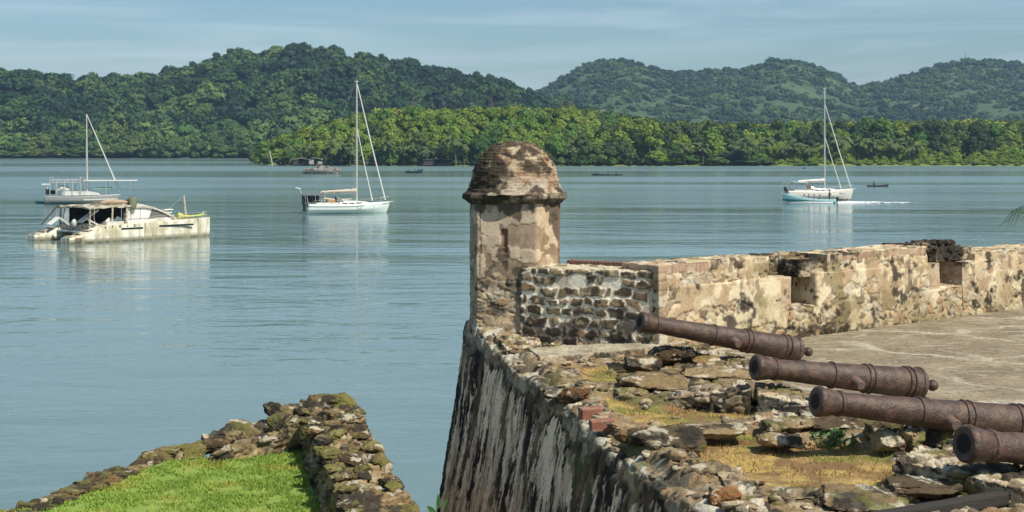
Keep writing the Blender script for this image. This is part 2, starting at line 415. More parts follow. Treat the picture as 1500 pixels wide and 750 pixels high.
def tree_cols(rv, base, cr, seed):
    """leaf colours: base colour per tree x value per clump"""
    k = .72 + .56 * cr
    return base * k[:, None]
def forest(name, pts, protos, palette, seed, label_kind=True, parent=None):
    """pts: (x,y,z,scale,colour index weight). one mesh of many crowns"""
    g = np.random.default_rng(seed); groups = {}
    Vs = []; Fs = []; Cs = []; o = 0
    pi = g.integers(0, len(protos), len(pts)); ang = g.uniform(0, 2 * PI, len(pts))
    for k, (PV, PF, PC) in enumerate(protos):
        sel = np.where(pi == k)[0]
        if not len(sel): continue
        a = ang[sel]; s = pts[sel, 3]; c, sn = np.cos(a) * s, np.sin(a) * s
        X = PV[None, :, 0] * c[:, None] - PV[None, :, 1] * sn[:, None] + pts[sel, 0][:, None]
        Y = PV[None, :, 0] * sn[:, None] + PV[None, :, 1] * c[:, None] + pts[sel, 1][:, None]
        Z = PV[None, :, 2] * (s * g.uniform(.85, 1.2, len(sel)))[:, None] + pts[sel, 2][:, None]
        V = np.stack([X, Y, Z], 2).reshape(-1, 3)
        F = (PF[None] + (np.arange(len(sel)) * len(PV))[:, None, None]).reshape(-1, 4) + o
        base = palette(pts[sel], g)
        Cc = (base[:, None, :] * (.72 + .56 * PC)[None, :, None]).reshape(-1, 3)
        Vs.append(V); Fs.append(F); Cs.append(Cc); o += len(V)
    return build_mixed(name, np.concatenate(Vs), np.concatenate(Fs), np.concatenate(Cs), LEAF, parent)

def scatter(sky, px0, px1, d0, d1, n, tree, sh, s0, s1, seed, dens=None):
    g = np.random.default_rng(seed)
    px = g.uniform(px0, px1, n); u = g.uniform(0, 1, n); d = d0 + 3 + (d1 - d0) * u
    z = terrain(px, d, sky, d0, d1, tree, sh) - 1
    x = (px - 750) / FPX * d
    s = s0 + (s1 - s0) * g.uniform(0, 1, n) ** 1.6
    P_ = np.stack([x, d, z, s], 1)
    if dens is not None: P_ = P_[dens(P_, px, u, g)]
    return P_
far_p = [crown(100 + i, 1.0, 1.35, 11, .15, 34, core=True, lobe=(.26, .5)) for i in range(6)]
def pal(cols, wts, nscale, seed, jit=.18, zon=0.0):
    cols = np.array(cols)
    def f(p, g):
        n = zon * (1 - np.clip(p[:, 2] / 45, 0, 1.6)) + fbm(np.stack([p[:, 0], p[:, 1], p[:, 0] * 0], 1), 1 / nscale, 3, seed) + g.uniform(-.16, .16, len(p))
        q = np.clip((n - .3) / .4, 0, .999) * (len(cols) - 1); i = q.astype(int); t = (q - i)[:, None]
        return (cols[i] * (1 - t) + cols[i + 1] * t) * g.uniform(1 - jit, 1 + jit, (len(p), 1))
    return f
# left hill: dense rainforest
pts = np.concatenate([scatter(LS, -500, 1050, 1046, 1350, 4300, 11, 90, 3.4, 11.5, 3), scatter(LS, -500, 1050, 1046, 1350, 750, 17, 90, 9, 15, 31)])
tag(forest('forest', pts, far_p, pal([(.014, .040, .019), (.026, .064, .022), (.044, .092, .026), (.085, .140, .034)], 0, 38, 21, .32, .09), 11), 'dense dark rainforest covering the nearer hill down to the bay', 'forest', kind='stuff')
# right hills: woods with bare grassy slopes between
def dn(p, px, u, g):
    n = fbm(np.stack([p[:, 0], p[:, 1], p[:, 0] * 0], 1), 1 / 130, 3, 77)
    n2 = fbm(np.stack([p[:, 0], p[:, 1], p[:, 0] * 0], 1), 1 / 38, 2, 78)
    return (n * .6 + n2 * .4 + g.uniform(-.10, .10, len(p)) < .625 + .3 * (u > .93)) | (u < .15)
pts = scatter(RS, 700, 2200, 1520, 2310, 9500, 6, 160, 4.5, 10, 4, dn)
far_q = [crown(130 + i, 1.0, 1.3, 6, .2, 18, core=True) for i in range(4)]
tag(forest('forest', pts, far_q, pal([(.024, .062, .026), (.042, .09, .030), (.07, .12, .034)], 0, 90, 22, .3), 12), 'hazy blue woods and scattered trees over the farther hills', 'forest', kind='stuff')

# ---------------------------------------------------------------- the near shore: low land with a belt of trees
SH = [(366, 1000), (372, 760), (385, 690), (420, 662), (500, 652), (620, 648), (760, 640), (900, 640), (1000, 646), (1100, 646), (1300, 648), (1500, 640), (1700, 610), (2000, 560)]
pxs = np.linspace(366, 2000, 300); front = np.interp(pxs, [a for a, _ in SH], [b_ for _, b_ in SH])
front = front + 2.5 * np.sin(pxs * .13) + 1.5 * np.sin(pxs * .41 + 1)
rows = [(-3, -1), (0, .15), (4, .6), (12, 1.1), (60, 1.8), (200, 3), (700, 4)]
V = []
for px, f in zip(pxs, front):
    for dd, z in rows: V.append(((px - 750) / FPX * (f + dd), f + dd, z))
bankm = simple('shore_grass', (.15, .23, .045), .95, scale=.25, col2=(.16, .17, .05), bump=.1)
o = raw_mesh('shore', V, gridfaces(len(pxs), len(rows)), bankm); tag(o, kind='structure')
def fr(px): return float(np.interp(px, pxs, front))
# mud bank strip at the water line comes from the slope itself
EV = [(370, 226), (378, 214), (400, 204), (440, 192), (480, 178), (530, 166), (560, 160), (600, 158), (650, 160), (700, 160), (760, 158), (800, 160), (850, 161), (900, 167), (950, 172), (980, 180), (1000, 178), (1050, 178), (1100, 181), (1200, 180), (1300, 177), (1400, 176), (1500, 178), (1700, 176), (2000, 170)]
def top_y(px): return float(np.interp(px, [a for a, _ in EV], [b_ for _, b_ in EV]))
YG = np.array([(.06, .125, .028), (.095, .17, .030), (.135, .205, .032), (.165, .215, .036)])
DG = np.array([(.035, .07, .022), (.055, .10, .028), (.085, .13, .035)])
mid_p = [crown(200 + i, 1.0, 1.5, 16, .085, 130, core=True, lobe=(.22, .44), low=True) for i in range(7)]
def mk_tree_meshes(i, colr, nm):
    PV, PF, PC = mid_p[i]
    o = build_mixed('crown', PV, PF, colr[None, :] * (.72 + .56 * PC)[:, None], LEAF); me = o.data; bpy.data.objects.remove(o); return me
tb = MB(); tb.tube([(0, 0, -1.0), (.03, .02, -.3), (.0, .05, .35), (.05, 0, .8)], [.075, .055, .045, .02], 6)
for k in range(5):
    a = k * 1.3; tb.tube([(.02, .02, .0 + .08 * k), (.25 * math.cos(a), .25 * math.sin(a), .35 + .06 * k), (.5 * math.cos(a), .5 * math.sin(a), .6)], [.03, .02, .01], 5)
_t = tb.build('trunk', BARK); TRM = _t.data; bpy.data.objects.remove(_t)
cache = {}
def place_tree(name, x, y, z0, R, Hh, ci, pal_i, colr, label, cat, group):
    """R crown radius; z0 ground; Hh height of the top above ground"""
    key = (ci, pal_i)
    if key not in cache: cache[key] = mk_tree_meshes(ci, colr, name)
    e = empty(name, (x, y, z0), rnd.uniform(0, 6.28), label, cat, group)
    zc = Hh / (1.5 * .95)      # vertical scale that makes the crown reach down
    sc_z = Hh / 1.36 if Hh < R * 1.7 else R * 1.25; lift = Hh - sc_z * 1.36
    c = bpy.data.objects.new('crown', cache[key]); C.objects.link(c); c.parent = e; c.scale = (R, R, sc_z); c.location = (0, 0, lift)
    t = bpy.data.objects.new('trunk', TRM); C.objects.link(t); t.parent = e; t.location = (0, 0, lift); t.scale = (R * .7, R * .7, max(lift, .5) if lift > .6 else .8)
    return e
YG = YG * np.array([1.05, 1.1, .9]); cols = [YG[0], YG[1], YG[2], YG[3], DG[0], DG[1], DG[2]]
KL = {'b': ('bright yellow green broadleaf tree in the belt along the far shore', 'bright broadleaf trees of the shore belt'),
      'd': ('dark green broadleaf tree in the belt along the far shore', 'dark broadleaf trees of the shore belt')}
def belt(px, dd, R, ty, kind):
    """tree whose top shows at photo row ty"""
    d = fr(px) + dd; x = (px - 750) / FPX * d; z0 = 1.0
    top = CAMZ + (HOR - ty) / FPX * d; Hh = max(top - z0, 2.5)
    pi = rnd.choice([1, 2, 3, 3]) if kind == 'b' else (rnd.choice([0, 4, 5, 6]) if kind == 'd' else 1)
    lb, gp = KL[kind]
    place_tree('shore_tree', x, d, z0, R, Hh, rnd.randrange(7), pi, cols[pi], lb, 'tree', gp)
nb = 0
# canopy rows, back to front
for dd, yo, step in ((36, 0, 22), (27, 11, 22), (18, 23, 23), (11, 36, 24), (5, 48, 26)):
    px = 384 + rnd.uniform(0, 10)
    while px < 1560:
        ty = top_y(px) + yo + rnd.uniform(-5, 7)
        right = px > 985
        if px > 1120 and dd < 24: px += 24; continue       # open ground: shrubs stand here
        if px > 1240 and dd < 30 : ty += 6
        if dd == 5: ty = max(ty, 208)
        yellow = (px < 860 and (dd >= 18 or rnd.random() < .45)) or (860 <= px < 1000 and rnd.random() < .45) or (right and rnd.random() < .3)
        if px < 560 and dd < 20 : yellow = rnd.random() < .5
        R = rnd.uniform(4.6, 7.6)
        if ty < 236: belt(px, dd + rnd.uniform(-3, 3), R, ty, 'b' if yellow else 'd'); nb += 1
        px += step * rnd.uniform(.75, 1.3)
print('belt trees', nb)
# wood behind the belt, one mass
g = np.random.default_rng(9)
px = g.uniform(380, 1980, 1100); dd = g.uniform(38, 150, 1100); d = np.array([fr(p) for p in px]) + dd
ty = np.interp(px, [a for a, _ in EV], [b_ for _, b_ in EV]) + 3 + g.uniform(-3, 8, 1100)
top = CAMZ + (HOR - ty) / FPX * d; s = g.uniform(3.4, 6.6, 1100)
pts = np.stack([(px - 750) / FPX * d, d, top - 1.35 * s, s], 1)
tag(forest('forest', pts, far_p, pal([(.06, .11, .028), (.11, .165, .030), (.17, .21, .032)], 0, 50, 33, .25), 14), 'flat green wood reaching back behind the shore trees', 'forest', kind='stuff')
pts2 = pts.copy(); pts2[:, 2] -= 5; 
# left shore trees under the big hill: round mangroves at the waterline
MG = np.array([(.065, .12, .035), (.085, .145, .038), (.115, .165, .042)]); cols += [MG[0], MG[1], MG[2]]
px = -60.0
while px < 372:
    for dd, yb in ((6, 0), (16, -14), (30, -26)):
        d = 1040 + dd + rnd.uniform(-3, 3); R = rnd.uniform(7, 13)
        ty = 206 + yb + rnd.uniform(-6, 8) + (10 if px < 150 else 0)
        pp = px + rnd.uniform(-8, 8); 
        pi = 7 + rnd.randrange(3)
        place_tree('mangrove_tree', (pp - 750) / FPX * d, d, .6, R, CAMZ - .6 + (HOR - ty) / FPX * d, rnd.randrange(7), pi, cols[pi], 'round green mangrove tree at the water foot of the big hill', 'tree', 'mangroves at the foot of the big hill')
    px += rnd.uniform(19, 27)
# emergent trees on the crests
def crest(px, ty, R, d, sky, d0, d1, tr, sh, label, group, open_=False):
    x = (px - 750) / FPX * d
    z0 = float(terrain(np.array([px * 1.0]), np.array([d * 1.0]), sky, d0, d1, tr, sh)[0])
    top = CAMZ + (HOR - ty) / FPX * d
    place_tree('emergent_tree', x, d, z0, R, max(top - z0, R * 1.4), rnd.randrange(7), 4, cols[4], label, 'tree', group)
for px_, ty_, R_ in ((243, 96, 5), (284, 90, 7), (300, 88, 5), (318, 78, 7), (341, 71, 9), (352, 76, 7), (388, 76, 8), (402, 74, 6), (428, 67, 9), (446, 64, 8), (470, 69, 7), (527, 76, 5), (560, 80, 7), (590, 87, 6), (626, 96, 6), (700, 106, 8), (718, 108, 6), (776, 128, 5)):
    crest(px_, ty_, R_, 1325, LS, 1040, 1330, 8, 90, 'tall dark tree rising above the crest of the big hill', 'emergent trees on the near crest')
for px_, ty_ in ((1306, 114), (1322, 109), (1336, 105), (1354, 101), (1368, 99), (1379, 98), (1391, 94), (1404, 95), (1418, 90), (1428, 93), (1462, 92), (1483, 97), (985, 103), (1003, 104), (1054, 103), (890, 88), (905, 91)):
    crest(px_, ty_, 5.5, 2300, RS, 1500, 2300, 6, 160, 'small tree standing against the sky on the far ridge', 'ridge trees of the far hills')

# ---------------------------------------------------------------- coconut palms
def frond(mb_v, mb_f, base, ang, droop, Ln, g, up, fat=.04, sub=2):
    pts = []
    for k in range(9):
        t = k / 8; r = Ln * (t - .18 * t * t * droop)
        z = up * Ln * t * (1 - t * .4) - droop * Ln * .55 * t * t
        pts.append(Vector((base[0] + r * math.cos(ang), base[1] + r * math.sin(ang), base[2] + z)))
    side = Vector((-math.sin(ang), math.cos(ang), 0))
    for k in range(1, 9):
        for h_ in [q_ / sub for q_ in range(sub)]:
            p = pts[k - 1].lerp(pts[k], h_); t = (k - 1 + h_) / 8; al = (pts[k] - pts[k - 1]).normalized()
            l = Ln * .30 * (1 - .65 * abs(t - .4)) ; wd = Ln * fat
            for s in (-1, 1):
                tip = p + (side * s * .8 + al * .55 + Vector((0, 0, -.55))) * l
                o = len(mb_v); mb_v.extend([p - al * wd, p + al * wd, tip + al * wd * .2, tip - al * wd * .2]); mb_f.append((o, o + 1, o + 2, o + 3))
    for k in range(8):
        o = len(mb_v); w_ = Ln * .012; mb_v.extend([pts[k] - side * w_, pts[k] + side * w_, pts[k + 1] + side * w_ * .7, pts[k + 1] - side * w_ * .7]); mb_f.append((o, o + 1, o + 2, o + 3))
def palm_meshes(seed, H, Ln, nf, lean, fat=.04, sub=2, kcol=(.095, .135, .045)):
    g = random.Random(seed); V = []; F = []; top = (lean, 0, H)
    for k in range(nf):
        frond(V, F, top, k * 2.39996, g.uniform(.5, 1.3), Ln * g.uniform(.8, 1.1), g, (g.uniform(-.1, .5) if k % 3 else g.uniform(.8, 1.5)), fat, sub)
    me_c = np.array([v[:] for v in V])
    k = np.repeat([g.uniform(.8, 1.25) for _ in range(len(V) // 4)], 4)[:, None]
    base = np.array([kcol]) * k
    o = raw_mesh('crown', me_c, np.array(F), LEAF, col=base, smooth=False); cm = o.data; bpy.data.objects.remove(o)
    mb = MB(); mb.tube([(lean * (t / 6) ** 1.6, 0, H * t / 6 - .3) for t in range(7)], [.24 - .018 * t for t in range(7)], 8)
    o = mb.build('trunk', BARK, smooth=True); tm = o.data; bpy.data.objects.remove(o)
    return cm, tm
PM = [palm_meshes(1, 7.5, 4.8, 13, .8), palm_meshes(2, 9, 5.2, 14, -1.2), palm_meshes(3, 6, 4.4, 13, .3), palm_meshes(4, 8.3, 4.7, 14, 1.6), palm_meshes(5, 6, 4.2, 13, .2, .006, 3, (.05, .09, .03))]
def palm(x, y, z, k, s, rz, label='green coconut palm with arching fronds on the far shore', group='coconut palms on the far shore'):
    e = empty('coconut_palm', (x, y, z), rz, label, 'palm', group); cm, tm = PM[k]
    for nm, me in (('crown', cm), ('trunk', tm)):
        c = bpy.data.objects.new(nm, me); C.objects.link(c); c.parent = e; c.scale = (s, s, s)
    return e
for px_, ty_ in ((425, 205), (447, 212), (462, 210), (486, 203), (500, 205), (513, 212), (573, 200), (590, 212), (602, 208), (625, 207), (648, 205), (668, 198), (680, 200), (1078, 202), (1097, 196), (1109, 204), (1129, 190), (1148, 193), (1163, 200), (1158, 206), (1236, 196), (1257, 198), (1272, 204), (1285, 194), (1307, 188), (1316, 196), (1340, 205), (1003, 212), (1030, 208), (1185, 206), (1212, 203), (985, 215), (1389, 219), (1397, 224), (1453, 222)):
    d = fr(px_) + (-.5 if px_ < 1000 else (20 if px_ > 1380 else (15 if px_ > 1105 else 2))); ty_ += rnd.uniform(-6, 5); top = CAMZ + (HOR - ty_) / FPX * d; k = rnd.randrange(4)
    Hs = [7.5, 9, 6, 8.3][k] + 1.8; s = max(.5, (top - .8) / Hs)
    palm((px_ - 750) / FPX * d, d, .8, k, min(s, 1.25) * rnd.uniform(.86, 1.04), rnd.uniform(0, 6))
# ---------------------------------------------------------------- shore shrubs: individual round bushes and low growth
g = random.Random(5)
def shrub(px_, dd, R, Hh, pi, name, label, group):
    R = max(R, Hh * .62); d = fr(px_) + dd; place_tree(name, (px_ - 750) / FPX * d, d, .3, R, Hh, g.randrange(7), pi, cols[pi], label, 'shrub', group)
px = 372.0
while px < 1000:
    shrub(px, 2.0 + g.uniform(-1, 1), g.uniform(1.6, 3.4), g.uniform(2.4, 5.2), g.choice([0, 1, 5, 6, 8, 9]), 'shore_shrub', 'leafy green shrub overhanging the water of the far shore', 'shrubs along the wooded shore'); px += g.uniform(11, 20)
for lo, hi, dd, h0, h1 in ((1000, 1560, 3.5, .9, 1.9), (1110, 1560, 9, 2.0, 3.4), (1120, 1560, 14, 3.0, 4.4), (1330, 1560, 18, 5.0, 7.0), (1350, 1560, 23, 6.4, 8.2), (1095, 1340, 21, 5.5, 8.5), (1095, 1560, 25, 8.5, 11.5)):
    px = lo
    while px < hi:
        shrub(px, dd + g.uniform(-2, 2), g.uniform(2.0, 3.6), g.uniform(h0, h1), g.choice([2, 3, 2, 3]), 'low_shrub', 'low bright green shrub on the open marshy bank', 'shrubs of the open bank'); px += g.uniform(13, 22)
# big rounded trees by the water right of the sentry box
for px_, ty_, R_, k_ in ((742, 205, 6.5, 'b'), (770, 212, 5, 'b'), (812, 196, 7, 'b'), (835, 214, 5.5, 'd'), (868, 208, 5.5, 'd'), (893, 206, 6, 'd'), (915, 204, 5.5, 'd'), (952, 178, 7, 'b'), (390, 216, 5, 'b'), (470, 205, 5, 'b'), (705, 200, 6, 'd')):
    belt(px_, 5, R_, ty_, k_)

# ---------------------------------------------------------------- haze: one closed box of thin air
hz = bpy.data.materials.new('haze'); hz.use_nodes = True; n_ = hz.node_tree.nodes; n_.remove(n_['Principled BSDF'])
pv = n_.new('ShaderNodeVolumePrincipled'); pv.inputs['Density'].default_value = HAZE; pv.inputs['Color'].default_value = (.48, .70, 1.0, 1); pv.inputs['Anisotropy'].default_value = .3
hz.node_tree.links.new(pv.outputs['Volume'], n_['Material Output'].inputs['Volume'])
if HAZE > 0:
    hb = MB(); hb.box((0, 1500, 89), (5700, 4000, 190)); o = hb.build('haze', hz); tag(o, 'thin bluish haze lying over the bay and hills', 'haze', kind='stuff')

# antenna on the far ridge
d = 2305; x, _, z1 = PD(1414, 78, d); z0 = PD(1414, 97, d)[2]
steel = simple('steel', (.25, .26, .27), .5, .6)
e = empty('antenna_mast', (x, d, z0 - 4), 0, 'thin lattice antenna mast on top of the far ridge', 'antenna')
mb = MB()
for k in range(3):
    a = k * 2.1; mb.tube([(.7 * math.cos(a), .7 * math.sin(a), 0), (.25 * math.cos(a), .25 * math.sin(a), z1 - z0 + 4)], .22, 5)
for k in range(14):
    zz = k * (z1 - z0 + 4) / 14; r = .7 - .45 * k / 14; mb.tube([(r, 0, zz), (-r * .5, r * .86, zz + .7)], .1, 4); mb.tube([(-r * .5, r * .86, zz), (-r * .5, -r * .86, zz + .7)], .1, 4)
mb.build('lattice', steel, e)
mb = MB(); mb.tube([(0, 0, z1 - z0 + 3.5), (0, 0, z1 - z0 + 6)], .12, 5); mb.build('aerial', steel, e)

# huts and the leaning post on the far shore
ROOF = simple('pale_roof', (.55, .54, .50), .6, var=.2, scale=1.5); ROOFR = simple('rust_roof', (.34, .33, .31), .6, scale=1.0, col2=(.25, .17, .11))
PLANK = simple('weathered_plank', (.20, .18, .15), .9, scale=2, stretch=(1, 1, 8)); DARKW = simple('dark_plank', (.06, .05, .045), .9)
def hut(px_, w_, h_, dep, dd, roof, wall, label, rz=0.0, roof_w=1.15):
    d = fr(px_) + dd; e = empty('hut', ((px_ - 750) / FPX * d, d, .35), rz, label, 'hut')
    mb = MB(); t = .12
    mb.box((-w_ / 2 + t / 2, 0, h_ / 2 + .4), (t, dep, h_)); mb.box((w_ / 2 - t / 2, 0, h_ / 2 + .4), (t, dep, h_)); mb.box((0, dep / 2, h_ / 2 + .4), (w_ - .3, t, h_))
    mb.box((-w_ * .3, -dep / 2, h_ / 2 + .4), (w_ * .36, t, h_)); mb.box((w_ * .33, -dep / 2, h_ * .3 + .4), (w_ * .3, t, h_ * .6)); mb.build('wall', wall, e)
    mb = MB(); mb.box((0, 0, .33), (w_ + .3, dep + .6, .14)); mb.build('floor', PLANK, e)
    mb = MB(); mb.prism([(-w_ / 2 * roof_w, h_ + .35), (0, h_ + 1.15), (w_ / 2 * roof_w, h_ + .35), (w_ / 2 * roof_w, h_ + .45), (0, h_ + 1.27), (-w_ / 2 * roof_w, h_ + .45)], -dep / 2 - .5, dep / 2 + .5); mb.build('roof', roof, e)
    for sx in (-1, 0, 1):
        for sy in (-1, 1):
            mb = MB(); mb.tube([(sx * w_ * .45, sy * dep * .45, -1.6), (sx * w_ * .45, sy * dep * .45, .4)], .1, 6); mb.build('stilt', PLANK, e)
    return e
hut(441, 7, 1.9, 4, -1.5, ROOF, DARKW, 'small shore hut with a pale pitched roof and dark walls')
hut(463, 6, 2.1, 4, -2, ROOF, simple('pale_plank', (.42, .40, .36), .8), 'small pale walled hut on stilts behind the derelict hull')
hut(643, 14, 1.9, 5, -2.5, ROOFR, DARKW, 'long low dark boathouse with a grey roof over the water', roof_w=1.05)
hut(543, 4, 1.7, 3, 0, ROOFR, PLANK, 'tiny plank shed half hidden by shore shrubs')
e = empty('marker_post', (*PD(397, 0, 672)[:2], 0), 0, 'white leaning post standing at the tip of the wooded point', 'post')
mb = MB(); mb.tube([(.8, 0, -1), (.3, 0, 2), (-.6, 0, 6.2)], [.28, .24, .18], 8); mb.build('pole', simple('pale_wood', (.55, .55, .52), .7), e)
mb = MB(); mb.tube([(-.6, 0, 5.8), (-.62, 0, 6.5)], [.3, .25], 8); mb.build('cap', ROOF, e)
# ================================================================ FORT
ZP = 6.0
STONE = colmat('rubble_masonry', rough=.95, var=.48, scale=55, bump=.014, bscale=48, spec=.15)
STONEF = colmat('plastered_masonry', rough=.95, var=.32, scale=42, bump=.008, bscale=60, spec=.15)
def project(V):
    V = np.asarray(V); return 750 + FPX * V[:, 0] / V[:, 1], HOR + FPX * (CAMZ - V[:, 2]) / V[:, 1]
PALE = (.52, .46, .35)
def stone_cols(cid, p, s=0, warm=0.0):
    pal_ = np.array([(.28, .215, .13), (.36, .285, .18), (.19, .145, .09), (.40, .32, .21), (.29, .20, .12), (.24, .195, .135), (.13, .10, .07)])
    i = (cid * 6.999).astype(int); c = pal_[i]
    c = c * (.75 + .5 * fbm(p, 9, 4, s + 3))[:, None]
    if warm: c = mix(c, c * np.array([1.25, 1.02, .8]), np.full(len(c), warm))
    return c
def lichen(c, p, amt=.5, s=0, colr=(.46, .44, .37), nz=None):
    """pale crust on stone, mostly on surfaces that look up"""
    n = fbm(p, 6.5, 5, s + 41, .6); th = .60 - .12 * amt
    k = sstep(th, th + .06, n)
    if nz is not None: k = k * np.clip(.35 + nz, 0, 1)
    return mix(c, colr, k * .85)
def blacken(c, p, amt=.5, s=0, sc=2.2):
    n = fbm(p, sc, 5, s + 71, .6); th = .62 - .18 * amt
    return mix(c, (.030, .027, .024), sstep(th, th + .09, n) * .88)
def moss(c, p, amt=.5, s=0, sc=2.5, colr=(.10, .115, .03)):
    n = fbm(p, sc, 5, s + 91, .6); th = .64 - .16 * amt
    return mix(c, colr, sstep(th, th + .07, n) * .8)
def disp(V, N, h): return V + N * np.asarray(h)[:, None]

def rubble_h(p, sc, s, gap=.22, depth=.03, jump=.03):
    w_ = np.stack([fbm(p, 5, 3, s), fbm(p, 5, 3, s + 5), fbm(p, 5, 3, s + 9)], 1) - .5; w2 = np.stack([vnoise(p * 19, s + 2), vnoise(p * 19, s + 6), vnoise(p * 19, s + 8)], 1) - .5
    F1, F2, cid = worley(p + w_ * .16 + w2 * .025, sc, s)
    e = F2 - F1
    return depth * .9 * (fbm(p, 13, 4, s + 12, .65) - .5) -depth * (1 - sstep(0, gap, e)) + jump * (cid - .5) * sstep(0, gap, e), e, cid

# ---------------------------------------------------------------- the bastion: one profile swept along its rim
TIP = (-.78, 22.82)
RIM = [(30.0, 45.0), (10.6, 29.6), (2.3, 22.55), (.3, 23.15), TIP, (-.10, 20.0), (1.46, 11.66), (2.66, 4.8), (3.6, -2.0)]
def resample(poly, stepf, rad):
    pts = [np.array(p, float) for p in poly]; out = []
    for i in range(len(pts) - 1):
        a, b_ = pts[i], pts[i + 1]; L_ = np.linalg.norm(b_ - a); n = max(2, int(L_ / stepf(i))); 
        for k in range(n): out.append(a + (b_ - a) * k / n)
    out.append(pts[-1]); return np.array(out)
def st(i): return .35 if i < 2 else (.12 if i < 3 else (.03 if i == 3 else (.022 if i in (4, 5) else .07)))
path = resample(RIM, st, 0)
# round the corners
for _ in range(30):
    q = path.copy(); q[1:-1] = (path[:-2] + 2 * path[1:-1] + path[2:]) / 4
    near = np.exp(-((path - np.array(TIP)) ** 2).sum(1) / .5); path = path * (1 - near[:, None]) + q * near[:, None]
tan = np.gradient(path, axis=0); tan /= np.linalg.norm(tan, axis=1, keepdims=True)
out2 = np.stack([-tan[:, 1], tan[:, 0]], 1) * -1      # outward: away from the fort
cen = np.array([4., 18.])
if ((path + out2 - cen) ** 2).sum() < ((path - out2 - cen) ** 2).sum(): out2 = -out2
cum = np.concatenate([[0], np.cumsum(np.linalg.norm(np.diff(path, axis=0), axis=1))])
# face rows: from just inside the rim, over the edge, down the battered face
prof = [(-.35, .0), (-.30, .0), (-.25, .0), (-.2, 0), (-.16, 0), (-.12, 0), (-.09, -.0), (-.06, -.004), (-.035, -.012), (-.015, -.028), (0, -.05)]
zz = -.07
while zz > -3.6: prof.append((-.165 * (zz + .05), zz)); zz -= .022
while zz > -6.6: prof.append((-.165 * (zz + .05), zz)); zz -= .25
prof = np.array(prof)
G = np.zeros((len(path), len(prof), 3))
G[:, :, 0] = path[:, 0][:, None] + out2[:, 0][:, None] * prof[:, 0][None]
G[:, :, 1] = path[:, 1][:, None] + out2[:, 1][:, None] * prof[:, 0][None]
G[:, :, 2] = ZP + prof[:, 1][None]
V = G.reshape(-1, 3); F = gridfaces(len(path), len(prof)); Nn = vnormals(V, F)
if Nn[len(path) // 2 * len(prof) + len(prof) // 2] @ np.array([*out2[len(path) // 2], 0]) < 0: F = F[:, ::-1]; Nn = -Nn
U = np.repeat(cum, len(prof)); Zr = np.tile(prof[:, 1], len(path))
sp = np.stack([U * 1.0, Zr * 1.0, U * 0], 1)
hr, e_, cid = rubble_h(V, (3.6, 3.6, 5.2), 3, .2, .04, .05)
top = sstep(-.36, -.08, Zr + .28 * (fbm(sp, 1.8, 3, 9) - .5) * 2)            # bare stones near the rim
spw = sp + np.stack([.12 * (fbm(sp, (1.5, 1.5, 1), 3, 11) - .5), .5 * (fbm(sp, (6, .8, 1), 3, 12) - .5), sp[:, 0] * 0], 1); streak = fbm(spw, (4.4, 1.5, 1), 5, 14, .66); streak2 = fbm(spw, (15, 4.2, 1), 4, 15, .7)
big = fbm(sp, (.55, .35, 1), 3, 16)
tipd = np.exp(-((U - cum[np.argmin(((path - np.array(TIP)) ** 2).sum(1))]) / 2.4) ** 2)
plaster = sstep(.508, .53, -.045 * tipd + streak * .62 + streak2 * .28 + .12 * fbm(sp, (26, 10, 1), 3, 99) + (big - .5) * .30 - .28 * top + .02 * np.clip(-Zr, 0, 3))
hh = hr * (.12 + .88 * top) + .03 * (fbm(V, 2.0, 4, 8) - .5) * 2 + .005 * plaster + .045 * (fbm(V, 9, 5, 18, .62) - .5)
rim_drop = .22 * (fbm(sp, (1.3, 0, 0), 4, 60) - .5) * 2
Vd = disp(V, Nn, hh); Vd[:, 2] += .26 * np.exp(-((V[:, 0] + .45) ** 2 + (V[:, 1] - 22.35) ** 2) / .9) * sstep(-.9, -.1, Zr); Vd[:, 2] += rim_drop * sstep(-1.2, -.05, Zr) * .5
c = mix(np.tile((.105, .070, .043), (len(V), 1)), (.24, .165, .10), sstep(.4, .62, fbm(V, 4, 4, 33)))
c = mix(c, (.028, .023, .019), sstep(.42, .50, fbm(spw, (5, 1.8, 1), 5, 34, .66)))
c = mix(c, (.21, .13, .08), sstep(.55, .66, fbm(sp, (3.5, 1.4, 1), 5, 36)) * .5)
pc = mix(np.tile((.92, .74, .52), (len(V), 1)), (.66, .50, .34), sstep(.4, .62, fbm(sp, (6, 2, 1), 4, 35)))
c = mix(c, pc, plaster * (1 - .75 * sstep(.56, .62, fbm(spw, (16, 2.2, 1), 4, 39, .65))))
sc_ = stone_cols(cid, V, 5); sc_ = lichen(sc_, V, .8, 2, nz=Nn[:, 2]); sc_ = blacken(sc_, V, .35, 3)
c = mix(c, sc_, sstep(.35, .75, top))
tipk = np.exp(-((U - cum[np.argmin(((path - np.array(TIP)) ** 2).sum(1))]) / .9) ** 2)
c = mix(c, c * .55, tipk * sstep(.40, .55, fbm(sp, (3, 1, 1), 3, 38)) * sstep(.2, .8, -Zr))
c = moss(c, V, .12, 8, 1.6, (.09, .10, .045))
o = raw_mesh('bastion_wall', Vd, F, STONE, col=c)
tag(o, 'tall sloping bastion wall streaked with white plaster and black stains', 'bastion wall')
print('bastion', len(V))

